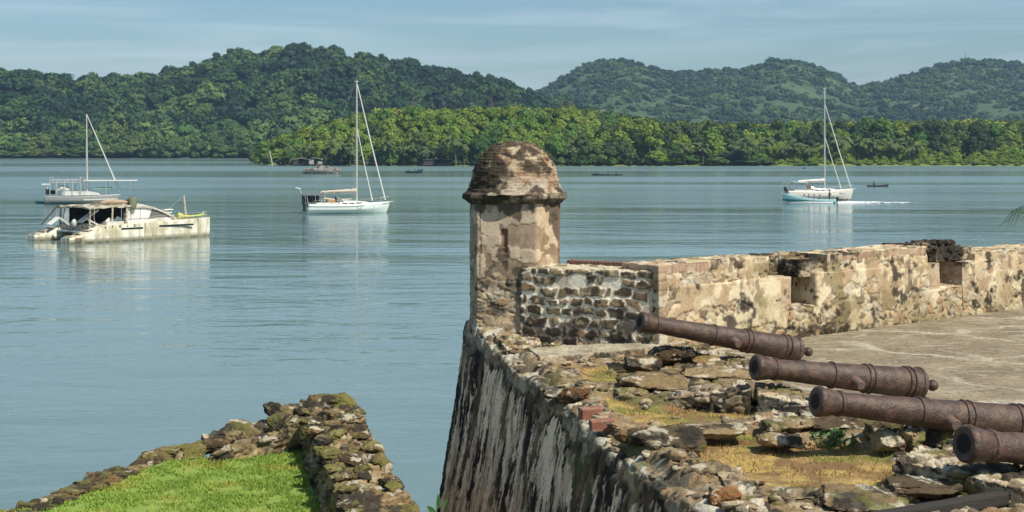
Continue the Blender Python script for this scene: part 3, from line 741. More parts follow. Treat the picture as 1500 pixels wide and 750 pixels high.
# ---------------------------------------------------------------- top of the bastion: rubble ground with dry grass
us = np.where((path[:, 1] < 23.3) & (cum > cum[np.argmin(((path - np.array(TIP)) ** 2).sum(1))] - 2.6))[0]
g0 = us[0]
vs = np.concatenate([np.arange(.28, 3.6, .024), np.arange(3.6, 5.2, .12)])
ax = np.arange(-.6, 6.8, .024); ay = np.concatenate([np.arange(4.0, 10.6, .12), np.arange(10.6, 23.4, .03)])
AX, AY = np.meshgrid(ax, ay, indexing='ij'); gx, gy = AX.ravel(), AY.ravel()
def rimx(y): return np.interp(y, [4.8, 11.66, 20.0, 22.82], [2.66, 1.46, -.10, -.78])
def bndx(y): return np.interp(y, [4, 9, 12.86, 15.2, 16.4, 18.3, 20.6, 23], [6.0, 5.6, 4.75, 4.15, 3.75, 3.30, 2.95, 2.9])
Gp = np.stack([gx, gy, np.full_like(gx, ZP)], 1)
wx = (fbm(Gp, 2.5, 3, 50) - .5); wy = (fbm(Gp, 2.5, 3, 51) - .5)
ppx, ppy = project(Gp + np.stack([wx * .35, wy * .9, wx * 0], 1))
GR = [[(845, 546), (925, 532), (960, 545), (955, 560), (905, 566), (855, 562)], [(880, 575), (935, 600), (1000, 592), (1095, 585), (1108, 605), (1060, 622), (1010, 622), (935, 622), (885, 606)],
      [(1020, 640), (1110, 630), (1125, 655), (1290, 650), (1322, 690), (1350, 716), (1200, 716), (1130, 722), (1080, 690), (1010, 668)], [(1035, 668), (1095, 660), (1120, 690), (1060, 690)]]
grass = np.zeros(len(gx), bool)
for p_ in GR: grass |= inpoly(ppx, ppy, p_)
gk = grass.astype(float).reshape(AX.shape)
for _ in range(5):
    gk[1:-1, 1:-1] = (gk[1:-1, 1:-1] * 2 + gk[:-2, 1:-1] + gk[2:, 1:-1] + gk[1:-1, :-2] + gk[1:-1, 2:]) / 6
gk = gk.ravel()
hr, e_, cid = rubble_h(Gp + np.array([0, 0, .3]), (3.6, 4.4, 3), 23, .12, .035, .045)
hr2, e2, cid2 = rubble_h(Gp + np.array([0, 0, .1]), (11, 11, 5), 29, .2, .02, .03)
bigh = fbm(Gp, .9, 3, 31) - .5
zr = .05 + hr * .9 + hr2 * .55 + bigh * .11
zg = -.03 + .03 * (fbm(Gp, 3, 4, 44) - .5)
z = zr * (1 - gk) + zg * gk
past = sstep(-.05, .12, gx - bndx(gy)); z = z * (1 - past) - .08 * past
into = gx - rimx(gy)
corner = np.exp(-((gx + .1) ** 2 + (gy - 22.2) ** 2) / .5)
z = z * sstep(.10, .32, into) - .05 * (1 - sstep(.10, .26, into))
V = Gp.copy(); V[:, 2] += z + .06 * sstep(.12, .3, into) * np.exp(-((into - .25) / .25) ** 2) * (1 - gk)
ok = (into > .10)
F = gridfaces(len(ax), len(ay)); F = F[ok[F].all(1)]
Nn = vnormals(V, F)
if Nn[:, 2].mean() < 0: F = F[:, ::-1]; Nn = -Nn
c = stone_cols(cid, V, 6) * (.8 + .4 * cid2)[:, None]; c = lichen(c, V, .45, 12, (.47, .43, .33), nz=Nn[:, 2])
c = mix(c, (.27, .19, .10), (1 - sstep(.06, .30, e_ + .30 * (fbm(V, 6, 4, 88) - .5))) * .9); c = mix(c, c * .4, (1 - sstep(0, .05, e2)) * .5)
c = blacken(c, V, .30, 13, 3.5); c = moss(c, V, .35, 14, 2.0, (.13, .12, .045))
n4 = fbm(V, 5, 4, 45)
gc = mix(np.tile((.30, .20, .09), (len(V), 1)), (.40, .29, .10), sstep(.4, .6, n4)); gc = mix(gc, (.17, .17, .05), sstep(.52, .66, fbm(V, 1.6, 3, 46))); gc = mix(gc, (.20, .125, .06), sstep(.50, .60, fbm(V, 2.6, 4, 47))) * (.75 + .5 * fbm(V, 14, 3, 49))[:, None]
c = mix(c * .84, gc, sstep(.3, .7, gk))
o = raw_mesh('rubble_ground', V, F, STONE, col=c); tag(o, kind='structure')
GZ = (ax, ay, V[:, 2].reshape(AX.shape), gk.reshape(AX.shape))
def ground_z(x, y):
    i = np.clip(np.searchsorted(ax, x), 0, len(ax) - 1); j = np.clip(np.searchsorted(ay, y), 0, len(ay) - 1); return GZ[2][i, j]

# ---------------------------------------------------------------- parade floor
m, nt, b = newmat('worn_plaster_floor'); N = nt.nodes; L = nt.links
tc = N.new('ShaderNodeTexCoord')
def tn(sc, det=6, dist=0, rough=.6, vec=None, stretch=None):
    n = N.new('ShaderNodeTexNoise'); n.inputs['Scale'].default_value = sc; n.inputs['Detail'].default_value = det; n.inputs['Distortion'].default_value = dist; n.inputs['Roughness'].default_value = rough
    src = vec or tc.outputs['Object']
    if stretch:
        mp = N.new('ShaderNodeMapping'); mp.inputs['Scale'].default_value = stretch; L.new(src, mp.inputs['Vector']); src = mp.outputs['Vector']
    L.new(src, n.inputs['Vector']); return n
def rmp(src, a, b_, c_=0, d_=1):
    n = N.new('ShaderNodeMapRange'); n.inputs['From Min'].default_value = a; n.inputs['From Max'].default_value = b_; n.inputs['To Min'].default_value = c_; n.inputs['To Max'].default_value = d_; L.new(src, n.inputs['Value']); return n.outputs['Result']
def cmx(A, B, f):
    n = N.new('ShaderNodeMix'); n.data_type = 'RGBA'
    for k, v in (('A', A), ('B', B)):
        if isinstance(v, tuple): n.inputs[k].default_value = (*v, 1)
        else: L.new(v, n.inputs[k])
    L.new(f, n.inputs['Factor']); return n.outputs['Result']
base = cmx((.42, .345, .24), (.29, .235, .16), rmp(tn(1.3).outputs['Fac'], .38, .62))
base = cmx(base, (.56, .48, .35), rmp(tn(.55, 5, 1.0).outputs['Fac'], .56, .68, 0, .7))
base = cmx(base, (.13, .105, .075), rmp(tn(9, 8).outputs['Fac'], .54, .66, 0, .8))
dist = tn(1.1, 4); vm = N.new('ShaderNodeVectorMath'); vm.operation = 'MULTIPLY_ADD'; vm.inputs[1].default_value = (1.2, 1.2, 0); L.new(dist.outputs['Color'], vm.inputs[0]); L.new(tc.outputs['Object'], vm.inputs[2])
mp = N.new('ShaderNodeMapping'); mp.inputs['Scale'].default_value = (.42, .62, 1); mp.inputs['Rotation'].default_value = (0, 0, .35); L.new(vm.outputs['Vector'], mp.inputs['Vector'])
vo = N.new('ShaderNodeTexVoronoi'); vo.feature = 'DISTANCE_TO_EDGE'; vo.inputs['Scale'].default_value = 1.0; L.new(mp.outputs['Vector'], vo.inputs['Vector'])
ln = rmp(vo.outputs['Distance'], .012, .05, 1, 0)
mm = N.new('ShaderNodeMath'); mm.operation = 'MULTIPLY'; L.new(ln, mm.inputs[0]); L.new(rmp(tn(.8, 4).outputs['Fac'], .42, .58), mm.inputs[1])
m2 = N.new('ShaderNodeMath'); m2.operation = 'MULTIPLY'; L.new(mm.outputs[0], m2.inputs[0]); L.new(rmp(tn(14, 6).outputs['Fac'], .3, .6), m2.inputs[1])
base = cmx(base, (.74, .67, .53), m2.outputs[0])
vo2 = N.new('ShaderNodeTexVoronoi'); vo2.feature = 'DISTANCE_TO_EDGE'; vo2.inputs['Scale'].default_value = 2.1; L.new(mp.outputs['Vector'], vo2.inputs['Vector'])
m3 = N.new('ShaderNodeMath'); m3.operation = 'MULTIPLY'; L.new(rmp(vo2.outputs['Distance'], .015, .05, 1, 0), m3.inputs[0]); L.new(rmp(tn(1.7, 4).outputs['Fac'], .5, .6), m3.inputs[1])
base = cmx(base, (.50, .44, .34), m3.outputs[0])
base = cmx(base, (.11, .09, .06), rmp(tn(3.5, 9, .8, .75, stretch=(.5, 1.6, 1)).outputs['Fac'], .56, .64, 0, .55))
L.new(base, b.inputs['Base Color']); b.inputs['Roughness'].default_value = .95; b.inputs['Specular IOR Level'].default_value = .2
ad = N.new('ShaderNodeMath'); ad.operation = 'MULTIPLY_ADD'; ad.inputs[1].default_value = .5; L.new(tn(22, 10, 0, .7).outputs['Fac'], ad.inputs[0]); L.new(tn(5, 8, .5, .7, stretch=(1, 1.6, 1)).outputs['Fac'], ad.inputs[2])
bn = N.new('ShaderNodeBump'); bn.inputs['Strength'].default_value = 1; bn.inputs['Distance'].default_value = .09; L.new(ad.outputs[0], bn.inputs['Height']); L.new(bn.outputs['Normal'], b.inputs['Normal'])
FLOORM = m
xs = []; rows_y = np.arange(4, 44, .25); V = []
for y in rows_y:
    x0 = float(bndx(y)) - .02
    x1 = 1.0 * (2.13 + .3 + (y - 20.6) * 1.23) if y > 20.6 else x0
    xl = max(x0, x1 - .0) if y > 21 else x0
    for k in range(60):
        V.append((xl + (34 - xl) * (k / 59) ** 1.5, y, ZP))
V = np.array(V); V[:, 2] += .035 * (fbm(V, .5, 3, 81) - .5)
F = gridfaces(len(rows_y), 60)[:, ::-1]
o = raw_mesh('parade_floor', V, F, FLOORM); tag(o, kind='structure')

# ---------------------------------------------------------------- parapet wall with two embrasures
A_ = np.array([2.13, 20.6]); E_ = np.array([.776, .631]); NI = np.array([.631, -.776])     # NI looks into the fort
def s_of(px, t=0.0):
    k = (px - 750) / FPX; x0, y0 = A_ + NI * t
    return (k * y0 - x0) / (E_[0] - k * E_[1])
def wp(s, t, z): return (A_[0] + E_[0] * s + NI[0] * t, A_[1] + E_[1] * s + NI[1] * t, z)
def wblock(s0, s1, t0, t1, z0, z1, res=.016, lean=0.0, s0t=None, s1t=None):
    """t0 = outer, t1 = inner (towards the parade)"""
    s0t = s0 if s0t is None else s0t; s1t = s1 if s1t is None else s1t
    c8 = [wp(s0, t1, z0), wp(s1, t1, z0), wp(s1, t0, z0), wp(s0, t0, z0), wp(s0t, t1 - lean, z1), wp(s1t, t1 - lean, z1), wp(s1t, t0, z1), wp(s0t, t0, z1)]
    return hexaw(c8, res, skip=(0,))
S = {k: s_of(k) for k in (965, 1130, 1160, 1197, 1215, 1360, 1378, 1410, 1430, 1500, 1600)}
end = S[1600]
blocks = [(wblock(S[965], S[1160], -.80, .0, 5.9, 6.93, lean=.03), 0), (wblock(S[965] - .0, S[1130], -.78, -.05, 6.90, 7.27, lean=.01), 1),
          (wblock(S[1160] - .05, S[1197] + .05, -.80, -.0, 5.9, 6.44), 2), (wblock(S[1130] - .02, S[1215] + .12, -.95, -.52, 6.3, 7.24), 3),
          (wblock(S[1197], S[1385 if 1385 in S else 1378], -.80, .02, 5.9, 6.95, lean=.04), 0), (wblock(S[1215], S[1360], -.78, -.03, 6.92, 7.24, lean=.01), 1),
          (wblock(S[1160] + .28, S[1215] + .1, -.7, -.10, 6.90, 7.20), 3),
          (wblock(S[1378] - .05, S[1410] + .05, -.80, -.0, 5.9, 6.52), 2), (wblock(S[1360] - .02, S[1430] + .12, -.95, -.50, 6.3, 7.26), 3),
          (wblock(S[1378] + .1, S[1430] + .1, -.7, -.15, 6.95, 7.18), 3),
          (wblock(S[1410], end, -.80, .02, 5.9, 6.93, lean=.03), 4), (wblock(S[1430], end, -.78, -.03, 6.90, 7.07), 4),
          (wblock(end - .05, end + 9, -.80, .0, 5.9, 7.12, res=.08), 4)]
PV = []; PF = []; PC = []; off = 0
for bi, ((V, F), kind) in enumerate(blocks):
    Nn = vnormals(V, F)
    s_ = (V[:, 0] - A_[0]) * E_[0] + (V[:, 1] - A_[1]) * E_[1]; z_ = V[:, 2]; t_ = (V[:, 0] - A_[0]) * NI[0] + (V[:, 1] - A_[1]) * NI[1]
    sp = np.stack([s_, z_ * 0 + t_, z_], 1)
    hr, e_, cid = rubble_h(sp, (4.6, 4.6, 6.4), 7, .20, .020, .020)
    nb_ = fbm(sp, 3.0, 4, 19); edge = .12 * (nb_ - .5) * 2
    if kind == 0:
        mid = np.where(s_ < S[1160], sstep(6.60, 6.64, z_ + edge) * (z_ < 7.0), sstep(6.38, 6.44, z_ + edge * 3.2 - .22 * (fbm(sp, (1.5, 1, .6), 3, 20) > .53)))
        pl = mid * sstep(.30, .36, fbm(sp, (2.4, 2, 3), 4, 26)) 
        pl = np.maximum(pl, sstep(.535, .56, fbm(sp, (2.5, 2, 3), 4, 27)))
    elif kind == 1: pl = sstep(.52, .55, fbm(sp, (3, 2, 4), 4, 28) + (.10 if bi == 5 else 0))
    elif kind == 4: pl = sstep(.51, .535, fbm(sp, (2.6, 2, 3.4), 4, 30))
    elif kind == 3: pl = z_ * 0
    else: pl = sstep(.55, .6, fbm(sp, 3, 3, 31)) 
    brick = z_ * 0
    if kind == 1:
        brick = ((z_ > 7.13 + .02 * (nb_ - .5)) & (Nn[:, 2] < .55) & (fbm(sp, (.9, .2, 0), 2, 67) > (.42 if bi == 1 else .54))).astype(float)
    if kind == 0:      # brick quoins at the embrasure cheeks
        q = (((s_ > S[1160] - .25) & (s_ < S[1160] + .1)) | ((s_ > S[1378] - .28) & (s_ > 3))) & (z_ > 6.5)
        brick = np.maximum(brick, q * .0); quo = q.astype(float)
    elif kind == 1 and bi == 1: quo = ((s_ < S[965] + .16)).astype(float)
    else: quo = z_ * 0
    if kind == 4: quo = ((s_ < S[1410] + .2) & (z_ > 6.6) & (z_ < 7)).astype(float)
    pl = pl * (1 - brick) * (1 - quo)
    h = hr * (1 - pl) * (1 - brick) * (1 - quo * .8) + .012 * pl + .03 * (fbm(sp, 1.6, 3, 37) - .5) * 2
    if kind == 3: h = hr * 1.8 + .06 * (fbm(sp, 4, 3, 38) - .5)
    bw = .075; fr_ = (s_ / bw) % 1; groove = (fr_ < .18)
    h = h - .014 * brick * groove
    ctop = sstep(.5, .9, Nn[:, 2]); h = h + ctop * (hr * .4 + .03 * (fbm(sp, 2.2, 3, 39) - .5))
    Vd = disp(V, Nn, h)
    c = stone_cols(cid, sp, 1, .1) * 1.35
    mort = 1 - sstep(.03, .15, e_)
    c = mix(c, (.46, .38, .26), mort * .75 * (kind != 3)); c = lichen(c, sp, .75, 4, (.50, .45, .35))
    pcol = mix(np.tile((.64, .55, .385), (len(V), 1)), (.48, .39, .255), sstep(.42, .62, fbm(sp, 5, 4, 48)))
    pcol = mix(pcol, (.36, .25, .15), sstep(.515, .575, fbm(sp, 3.0, 5, 49, .62)) * .75); pcol = mix(pcol, (.16, .12, .085), sstep(.60, .66, fbm(sp, (5, 5, 3.5), 5, 59, .62)) * .7)
    c = mix(c, pcol, pl)
    bid = _h(np.floor(s_ / bw), z_ * 0, z_ * 0, 5)
    bc = mix(np.tile((.33, .19, .13), (len(V), 1)), (.46, .36, .26), bid); bc = mix(bc, (.40, .34, .26), groove * 1.0)
    c = mix(c, bc, brick * .85)
    qrow = _h(np.floor(z_ / .065), np.floor(s_ / .2 + np.floor(z_ / .065) * .5), z_ * 0, 6); c = mix(c, mix(np.tile((.40, .26, .165), (len(V), 1)), (.46, .37, .26), qrow), quo * .7)
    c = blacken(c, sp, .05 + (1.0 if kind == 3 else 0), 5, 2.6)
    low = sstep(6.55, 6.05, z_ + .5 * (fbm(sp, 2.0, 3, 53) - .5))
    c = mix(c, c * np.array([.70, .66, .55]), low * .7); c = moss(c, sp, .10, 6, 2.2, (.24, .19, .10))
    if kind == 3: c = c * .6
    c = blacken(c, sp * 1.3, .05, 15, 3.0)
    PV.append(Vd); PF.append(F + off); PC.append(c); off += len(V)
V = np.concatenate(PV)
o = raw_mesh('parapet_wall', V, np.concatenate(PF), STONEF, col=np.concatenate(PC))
tag(o, 'sunlit parapet of rubble, cream plaster and brick with two embrasures', 'parapet wall')
print('parapet', len(V))

# ---------------------------------------------------------------- white mortared wall between sentry box and parapet
p0 = np.array([.22, 21.60]); p1 = np.array([2.10, 20.62]); dr = (p1 - p0) / np.linalg.norm(p1 - p0); ou = np.array([-dr[1], dr[0]])
wl = np.linalg.norm(p1 - p0)
def wq(s, t, z): q = p0 + dr * s + ou * t; return (q[0], q[1], z)
V, F = hexaw([wq(-.1, 0, 5.9), wq(wl, 0, 5.9), wq(wl, .62, 5.9), wq(-.1, .62, 5.9), wq(-.1, .04, 7.13), wq(wl, .04, 7.16), wq(wl, .6, 7.20), wq(-.1, .6, 7.18)], .014, skip=(0,))
Nn = vnormals(V, F); s_ = (V[:, 0] - p0[0]) * dr[0] + (V[:, 1] - p0[1]) * dr[1]; z_ = V[:, 2]
sp = np.stack([s_, (V[:, 0] - p0[0]) * ou[0] + (V[:, 1] - p0[1]) * ou[1], z_], 1)
wr = sp + (fbm(sp, 4, 3, 2)[:, None] - .5) * .12
wr = wr + .03 * np.stack([vnoise(sp * 17, 3) - .5, vnoise(sp * 17, 4) - .5, vnoise(sp * 17, 5) - .5], 1); zz2 = wr[:, 2] + .05 * (fbm(sp, (2.0, 1, 1.2), 3, 171) - .5) * 2 + .07 * (fbm(sp, 9, 3, 172) - .5); row = np.floor(zz2 / .15); fz = zz2 / .15 - row
sw = .19 + .12 * _h(row, row * 0, row * 0, 33); xq = (wr[:, 0] + wr[:, 1] + .10 * (fbm(sp, 6, 3, 173) - .5)) / sw + 7.3 * _h(row, row * 0, row * 0, 34); ci = np.floor(xq)
def jb(i): return i + .75 * (_h(i, row, row * 0, 35) - .5)
ci = np.where(xq < jb(ci), ci - 1, ci); ci = np.where(xq >= jb(ci + 1), ci + 1, ci)
ex = np.minimum(xq - jb(ci), jb(ci + 1) - xq) * sw; ez = np.minimum(fz, 1 - fz) * .15; cid = _h(ci, row, row * 0, 36)
em = np.where((ex < .045) & (ez < .045), .045 - np.hypot(.045 - ex, .045 - ez), np.minimum(ex, ez)); e_ = em * 5.5 - .02
big_stone = sstep(.05, .13, e_ + .26 * (fbm(sp, 12, 3, 62) - .5)) * (cid > .18)
h = .030 * big_stone * (cid + .1) + .008 * (fbm(sp, 6, 4, 63) - .5)
low = sstep(6.60, 6.28, z_ + .45 * (fbm(sp, (2.4, 1, 2), 3, 64) - .5)); h = h + .008 * (fbm(sp, 15, 4, 161, .65) - .5) * 2
Vd = disp(V, Nn, h)
mc = mix(np.tile((.80, .73, .60), (len(V), 1)), (.52, .45, .35), sstep(.42, .62, fbm(sp, 7, 4, 65)))
scl = stone_cols((cid * 3.3) % 1, sp, 9); scl = mix(scl, (.05, .04, .033), sstep(.46, .56, fbm(sp, 7, 5, 66)) * .85)
c = mix(mc, scl, big_stone); c = mix(c, (.035, .03, .027), low * sstep(.42, .50, fbm(sp, 5.5, 5, 68, .62)) * .85)  # black stains low down, with the shadow of the pit painted among them
ctop = sstep(.6, .9, Nn[:, 2]); c = mix(c, mix(np.tile((.50, .45, .33), (len(V), 1)), (.2, .17, .11), sstep(.45, .6, fbm(sp, 5, 4, 69))), ctop)
c = blacken(c, sp, -.1, 25, 2.0)
o = raw_mesh('mortared_wall', Vd, F, STONEF, col=c); tag(o, 'low wall of dark stones in thick white mortar beside the sentry box', 'wall')
# tan corner pier between this wall and the parapet
V, F = hexaw([wp(-.02, .03, 5.95), wp(.15, .03, 5.95), wp(.15, -.12, 5.95), wp(-.02, -.12, 5.95), wp(-.02, .01, 7.27), wp(.15, .01, 7.27), wp(.15, -.12, 7.27), wp(-.02, -.12, 7.27)], .02)
Nn = vnormals(V, F); V2 = disp(V, Nn, .02 * (fbm(V, 6, 3, 4) - .5) - .012 * (((V[:, 2] / .13) % 1) < .12)); c = mix(np.tile((.42, .31, .21), (len(V), 1)), (.27, .19, .12), sstep(.42, .6, fbm(V, 5, 4, 70))); c = mix(c, (.5, .44, .33), sstep(.56, .62, fbm(V, 4, 4, 72)))
o = raw_mesh('corner_pier', V2, F, STONEF, col=c); tag(o, 'squared tan stone pier where the white wall meets the parapet', 'pier')
# jagged tile coping behind the white wall
TILE = simple('old_tile', (.16, .085, .06), .85, var=.4, scale=20)
e = empty('tile_coping', (*(p0 + ou * .60), 7.19), math.atan2(dr[1], dr[0]), 'thin line of dark red tiles along the outer edge of the white wall', 'coping')
for k in range(26):
    mb = MB(); mb.lathe([(0, 0), (.035, 0), (.042, .06), (.04, .16), (0, .17)], 8, Matrix.Rotation(-PI / 2, 3, 'X'), (.45 + k * .062, -.06, .02 + rnd.uniform(-.004, .004))); mb.build('tile', TILE, e)

# ---------------------------------------------------------------- the sentry box
GC = np.array([.045, 22.35]); GE = empty('sentry_box', (GC[0], GC[1], 6.2), 0, 'domed stone sentry box on the tip of the bastion', 'sentry box')
R0 = .715
poly = []
poly = [(-.705, -.16), (-.585, -.50), (.315, -.665), (.345, -.655), (.66, -.33), (.69, -.27), (.715, .2), (.36, .62), (-.3, .68), (-.70, .26)]
def dens_poly(poly, st_):
    out = []
    for i in range(len(poly)):
        a = np.array(poly[i]); b_ = np.array(poly[(i + 1) % len(poly)]); n = max(1, int(np.linalg.norm(b_ - a) / st_))
        for k in range(n): out.append(a + (b_ - a) * k / n)
    return np.array(out)
pg = dens_poly(poly, .016); nP = len(pg)
th = np.arctan2(pg[:, 1], pg[:, 0])
per = np.concatenate([[0], np.cumsum(np.linalg.norm(np.diff(np.vstack([pg, pg[:1]]), axis=0), axis=1))])[:-1]
def ring_mesh(zs, scale, hfun, cfun, name, mat):
    nz_ = len(zs); Z = np.asarray(zs)
    V = np.zeros((nP, nz_, 3)); V[:, :, 0] = pg[:, 0][:, None] * scale[None]; V[:, :, 1] = pg[:, 1][:, None] * scale[None]; V[:, :, 2] = Z[None]
    V = V.reshape(-1, 3)
    i = np.arange(nP)[:, None] * nz_ + np.arange(nz_ - 1)[None]; j = ((np.arange(nP) + 1) % nP)[:, None] * nz_ + np.arange(nz_ - 1)[None]
    F = np.stack([i.ravel(), j.ravel(), (j + 1).ravel(), (i + 1).ravel()], 1)
    Nn = vnormals(V, F)
    uu = np.repeat(per, nz_); zz_ = np.tile(Z, nP)
    h = hfun(V, uu, zz_, Nn); Vd = disp(V, Nn, h); c = cfun(V, uu, zz_, Nn)
    return raw_mesh(name, Vd, F, mat, GE, col=c)
TIN = np.repeat(th, 1)
# body: z relative to 6.2 ; cornice at 8.12
zb = np.arange(-.45, 1.96, .015); scb = 1.0 + .10 * sstep(.25, -.4, zb) - .012 * sstep(.3, 1.9, zb)
cache_b = {}
def slit(V, u):      # narrow blocked window seen left of the front corner
    a = np.arctan2(V[:, 1], V[:, 0]); ax_ = V[:, 0]
    return ((np.abs(ax_ + .16) < .045) & (V[:, 1] < 0) & (V[:, 2] > 1.16) & (V[:, 2] < 1.52)).astype(float)
def door(V): return ((V[:, 0] > .655) & (V[:, 1] > -.13) & (V[:, 1] < .3) & (V[:, 2] > .45) & (V[:, 2] < 1.75)).astype(float)
def bh(V, u, z, Nn):
    rub = sstep(.95, .72, z + .22 * (fbm(V, 3.5, 3, 5) - .5) * 2)
    hr, e_, cid = rubble_h(V, (6.5, 6.5, 11), 41, .2, .018, .022); cache_b['r'] = (rub, e_, cid)
    pk = sstep(.50, .53, fbm(V, (2.8, 2.8, 3.4), 4, 42) + .08 * np.exp(-((V[:, 0] - .12) ** 2 + (z - 1.0) ** 2) / .05)); cache_b['pk'] = pk
    return rub * hr + (1 - rub) * (.010 * pk + .006 * fbm(V, 12, 3, 43)) + .012 * (fbm(V, 2, 3, 47) - .5) - .04 * slit(V, u) - .25 * door(V)
def bc_(V, u, z, Nn):
    rub, e_, cid = cache_b['r']; pk = cache_b['pk']
    base = mix(np.tile((.36, .275, .205), (len(V), 1)), (.24, .175, .125), sstep(.42, .6, fbm(V, (3, 3, 2.2), 5, 44)))
    pl = mix(np.tile((.54, .44, .33), (len(V), 1)), (.44, .35, .26), sstep(.4, .62, fbm(V, 6, 4, 45)))
    c = mix(base, pl, pk)
    dk = sstep(.57, .64, fbm(V, (5, 5, 2.6), 5, 46) + .14 * sstep(1.45, 1.9, z) + .10 * np.exp(-((V[:, 0] + .12) ** 2 / .02 + (z - 1.08) ** 2 / .06)))
    c = mix(c, (.06, .048, .04), dk * .85)
    rc = stone_cols(cid, V, 3, .3) * 1.1; rc = mix(rc, (.36, .29, .22), (1 - sstep(.05, .28, e_)) * .75); rc = lichen(rc, V, .5, 33); rc = blacken(rc, V, .5, 34, 3)
    c = mix(c, rc, rub)
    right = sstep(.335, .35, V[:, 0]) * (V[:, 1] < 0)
    c = mix(c, c * np.array([1.12, 1.05, .9]), right * .6)  # right face lighter and warmer, sunlight put into its colour
    qj = (V[:, 0] > .66) & (V[:, 1] < .35); c = mix(c, (.20, .12, .085), qj * .8)
    crack = np.abs(V[:, 0] + .52 + .03 * (fbm(V, (0, 0, 4), 3, 48) - .5) * 2) < .007; c = mix(c, (.04, .035, .03), crack * (V[:, 1] < 0) * (z > .8) * .9)
    c = mix(c, (.19, .11, .07), slit(V, u) * .85); c = mix(c, (.03, .025, .02), door(V))
    mort = (sstep(.52, .56, fbm(V, (4, 4, 9), 4, 49)) * sstep(.9, .7, z)); c = mix(c, (.36, .31, .25), mort * .4)
    return c
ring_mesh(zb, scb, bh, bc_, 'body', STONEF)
# cornice
zc = np.array([1.90, 1.905, 1.93, 1.95, 1.96, 1.975, 1.99, 2.005, 2.02, 2.035, 2.05, 2.065, 2.075, 2.08, 2.081])
sc_c = np.array([.94, 1.0, 1.05, 1.07, 1.08, 1.12, 1.15, 1.155, 1.155, 1.155, 1.15, 1.14, 1.10, 1.03, .9])
def ch(V, u, z, Nn): return .035 * (fbm(V, 5, 4, 51) - .5) + .03 * (fbm(V, 14, 3, 52) - .5) - .02 * (fbm(V, (3, 3, 0), 3, 57) > .62)
def cc(V, u, z, Nn):
    c = mix(np.tile((.27, .225, .165), (len(V), 1)), (.12, .10, .075), sstep(.42, .58, fbm(V, 5, 4, 53))); c = mix(c, (.40, .35, .26), sstep(.56, .62, fbm(V, 4, 4, 54)))
    return mix(c, (.04, .035, .03), np.clip(sstep(.5, .58, fbm(V, 3.5, 4, 55)) * .8 + (V[:, 0] < -.45) * .75, 0, 1))  # left end near black, the shaded side of the ring painted in
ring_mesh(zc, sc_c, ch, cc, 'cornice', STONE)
# dome with courses of brick
prof_d = []
for k in range(100):
    t = k / 99; a = t * PI / 2
    r = .985 * math.cos(a) ** .66 + .12 * math.exp(-t / .06); z = 2.06 + .80 * math.sin(a) ** 1.08
    prof_d.append((max(r, .004), z))
prof_d = np.array(prof_d)
pg_b, per_b = pg.copy(), per.copy()
ths = np.linspace(0, 2 * PI, 300, endpoint=False); pg = np.stack([R0 * np.cos(ths), R0 * np.sin(ths)], 1); per = ths * R0; nP = len(pg)
arc = np.concatenate([[0], np.cumsum(np.linalg.norm(np.diff(prof_d * [R0, 1], axis=0), axis=1))])
cd = {}
def dh(V, u, z, Nn):
    nz_ = len(arc); s = np.tile(arc, nP) + .012 * (fbm(V, 4, 3, 1) - .5) * 2; r = np.hypot(V[:, 0], V[:, 1])
    row = np.floor(s / .052); fz = (s / .052) % 1; ang = np.arctan2(V[:, 1], V[:, 0]); nb_ = np.maximum(np.round(2 * PI * np.maximum(r, .1) / .15 / 2) * 2, 4)
    fx = (ang / (2 * PI) * nb_ + row * .5) % 1; col_ = np.floor(ang / (2 * PI) * nb_ + row * .5)
    gro = np.maximum(fz < .2, (fx < .10)).astype(float); bid = _h(row, col_, row * 0, 9)
    eros = sstep(.46, .54, fbm(V, 2.6, 4, 2)); cd['v'] = (gro, bid, eros)
    return -.013 * gro * (1 - eros * .7) + .026 * (bid - .5) + .05 * (fbm(V, 2.0, 4, 3) - .5) + .012 * (fbm(V, 16, 3, 4) - .5)
def dc(V, u, z, Nn):
    gro, bid, eros = cd['v']
    c = mix(np.tile((.30, .165, .10), (len(V), 1)), (.38, .28, .18), bid); c = mix(c, (.20, .145, .095), sstep(.45, .6, fbm(V, 7, 4, 6)) * .6)
    c = mix(c, (.12, .09, .065), gro * .42)
    c = lichen(c, V, .35, 61, (.46, .39, .27), nz=Nn[:, 2] + .1)
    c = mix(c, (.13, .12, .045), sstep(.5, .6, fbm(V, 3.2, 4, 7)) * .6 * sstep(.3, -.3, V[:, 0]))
    c = mix(c, (.035, .03, .026), sstep(.455, .56, fbm(V, (4.2, 4.2, 6), 5, 8, .6) - .015 + .17 * sstep(.25, -.5, V[:, 0])) * .88)  # black mould biased left, painting in the shaded side of the dome
    c = mix(c, (.42, .36, .28), sstep(.56, .6, fbm(V, 2.6, 4, 10)) * sstep(2.4, 2.2, z) * .8)
    return c
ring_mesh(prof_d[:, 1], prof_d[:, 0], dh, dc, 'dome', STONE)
pg, per = pg_b, per_b; nP = len(pg)
# dry weeds on the crown of the dome
LIVE = simple('weed_leaf', (.20, .22, .09), .8, scale=8)
e = empty('dome_weeds', (GC[0] + .02, GC[1], 9.03), 0, 'small tuft of pale dry weeds growing on top of the dome', 'weeds')
mb = MB()
for k in range(34):
    a = rnd.uniform(0, 6.28); r = rnd.uniform(0, .16); l = rnd.uniform(.03, .085); x, y = r * math.cos(a), r * math.sin(a) * .8
    mb.tube([(x, y, -.03), (x + rnd.uniform(-.03, .03), y + rnd.uniform(-.02, .02), l)], [.005, .0025], 4)
    if k % 2: mb.box((x + rnd.uniform(-.02, .02), y, l * .8), (.028, .004, .012), rz=a)
mb.build('stems', LIVE, e)

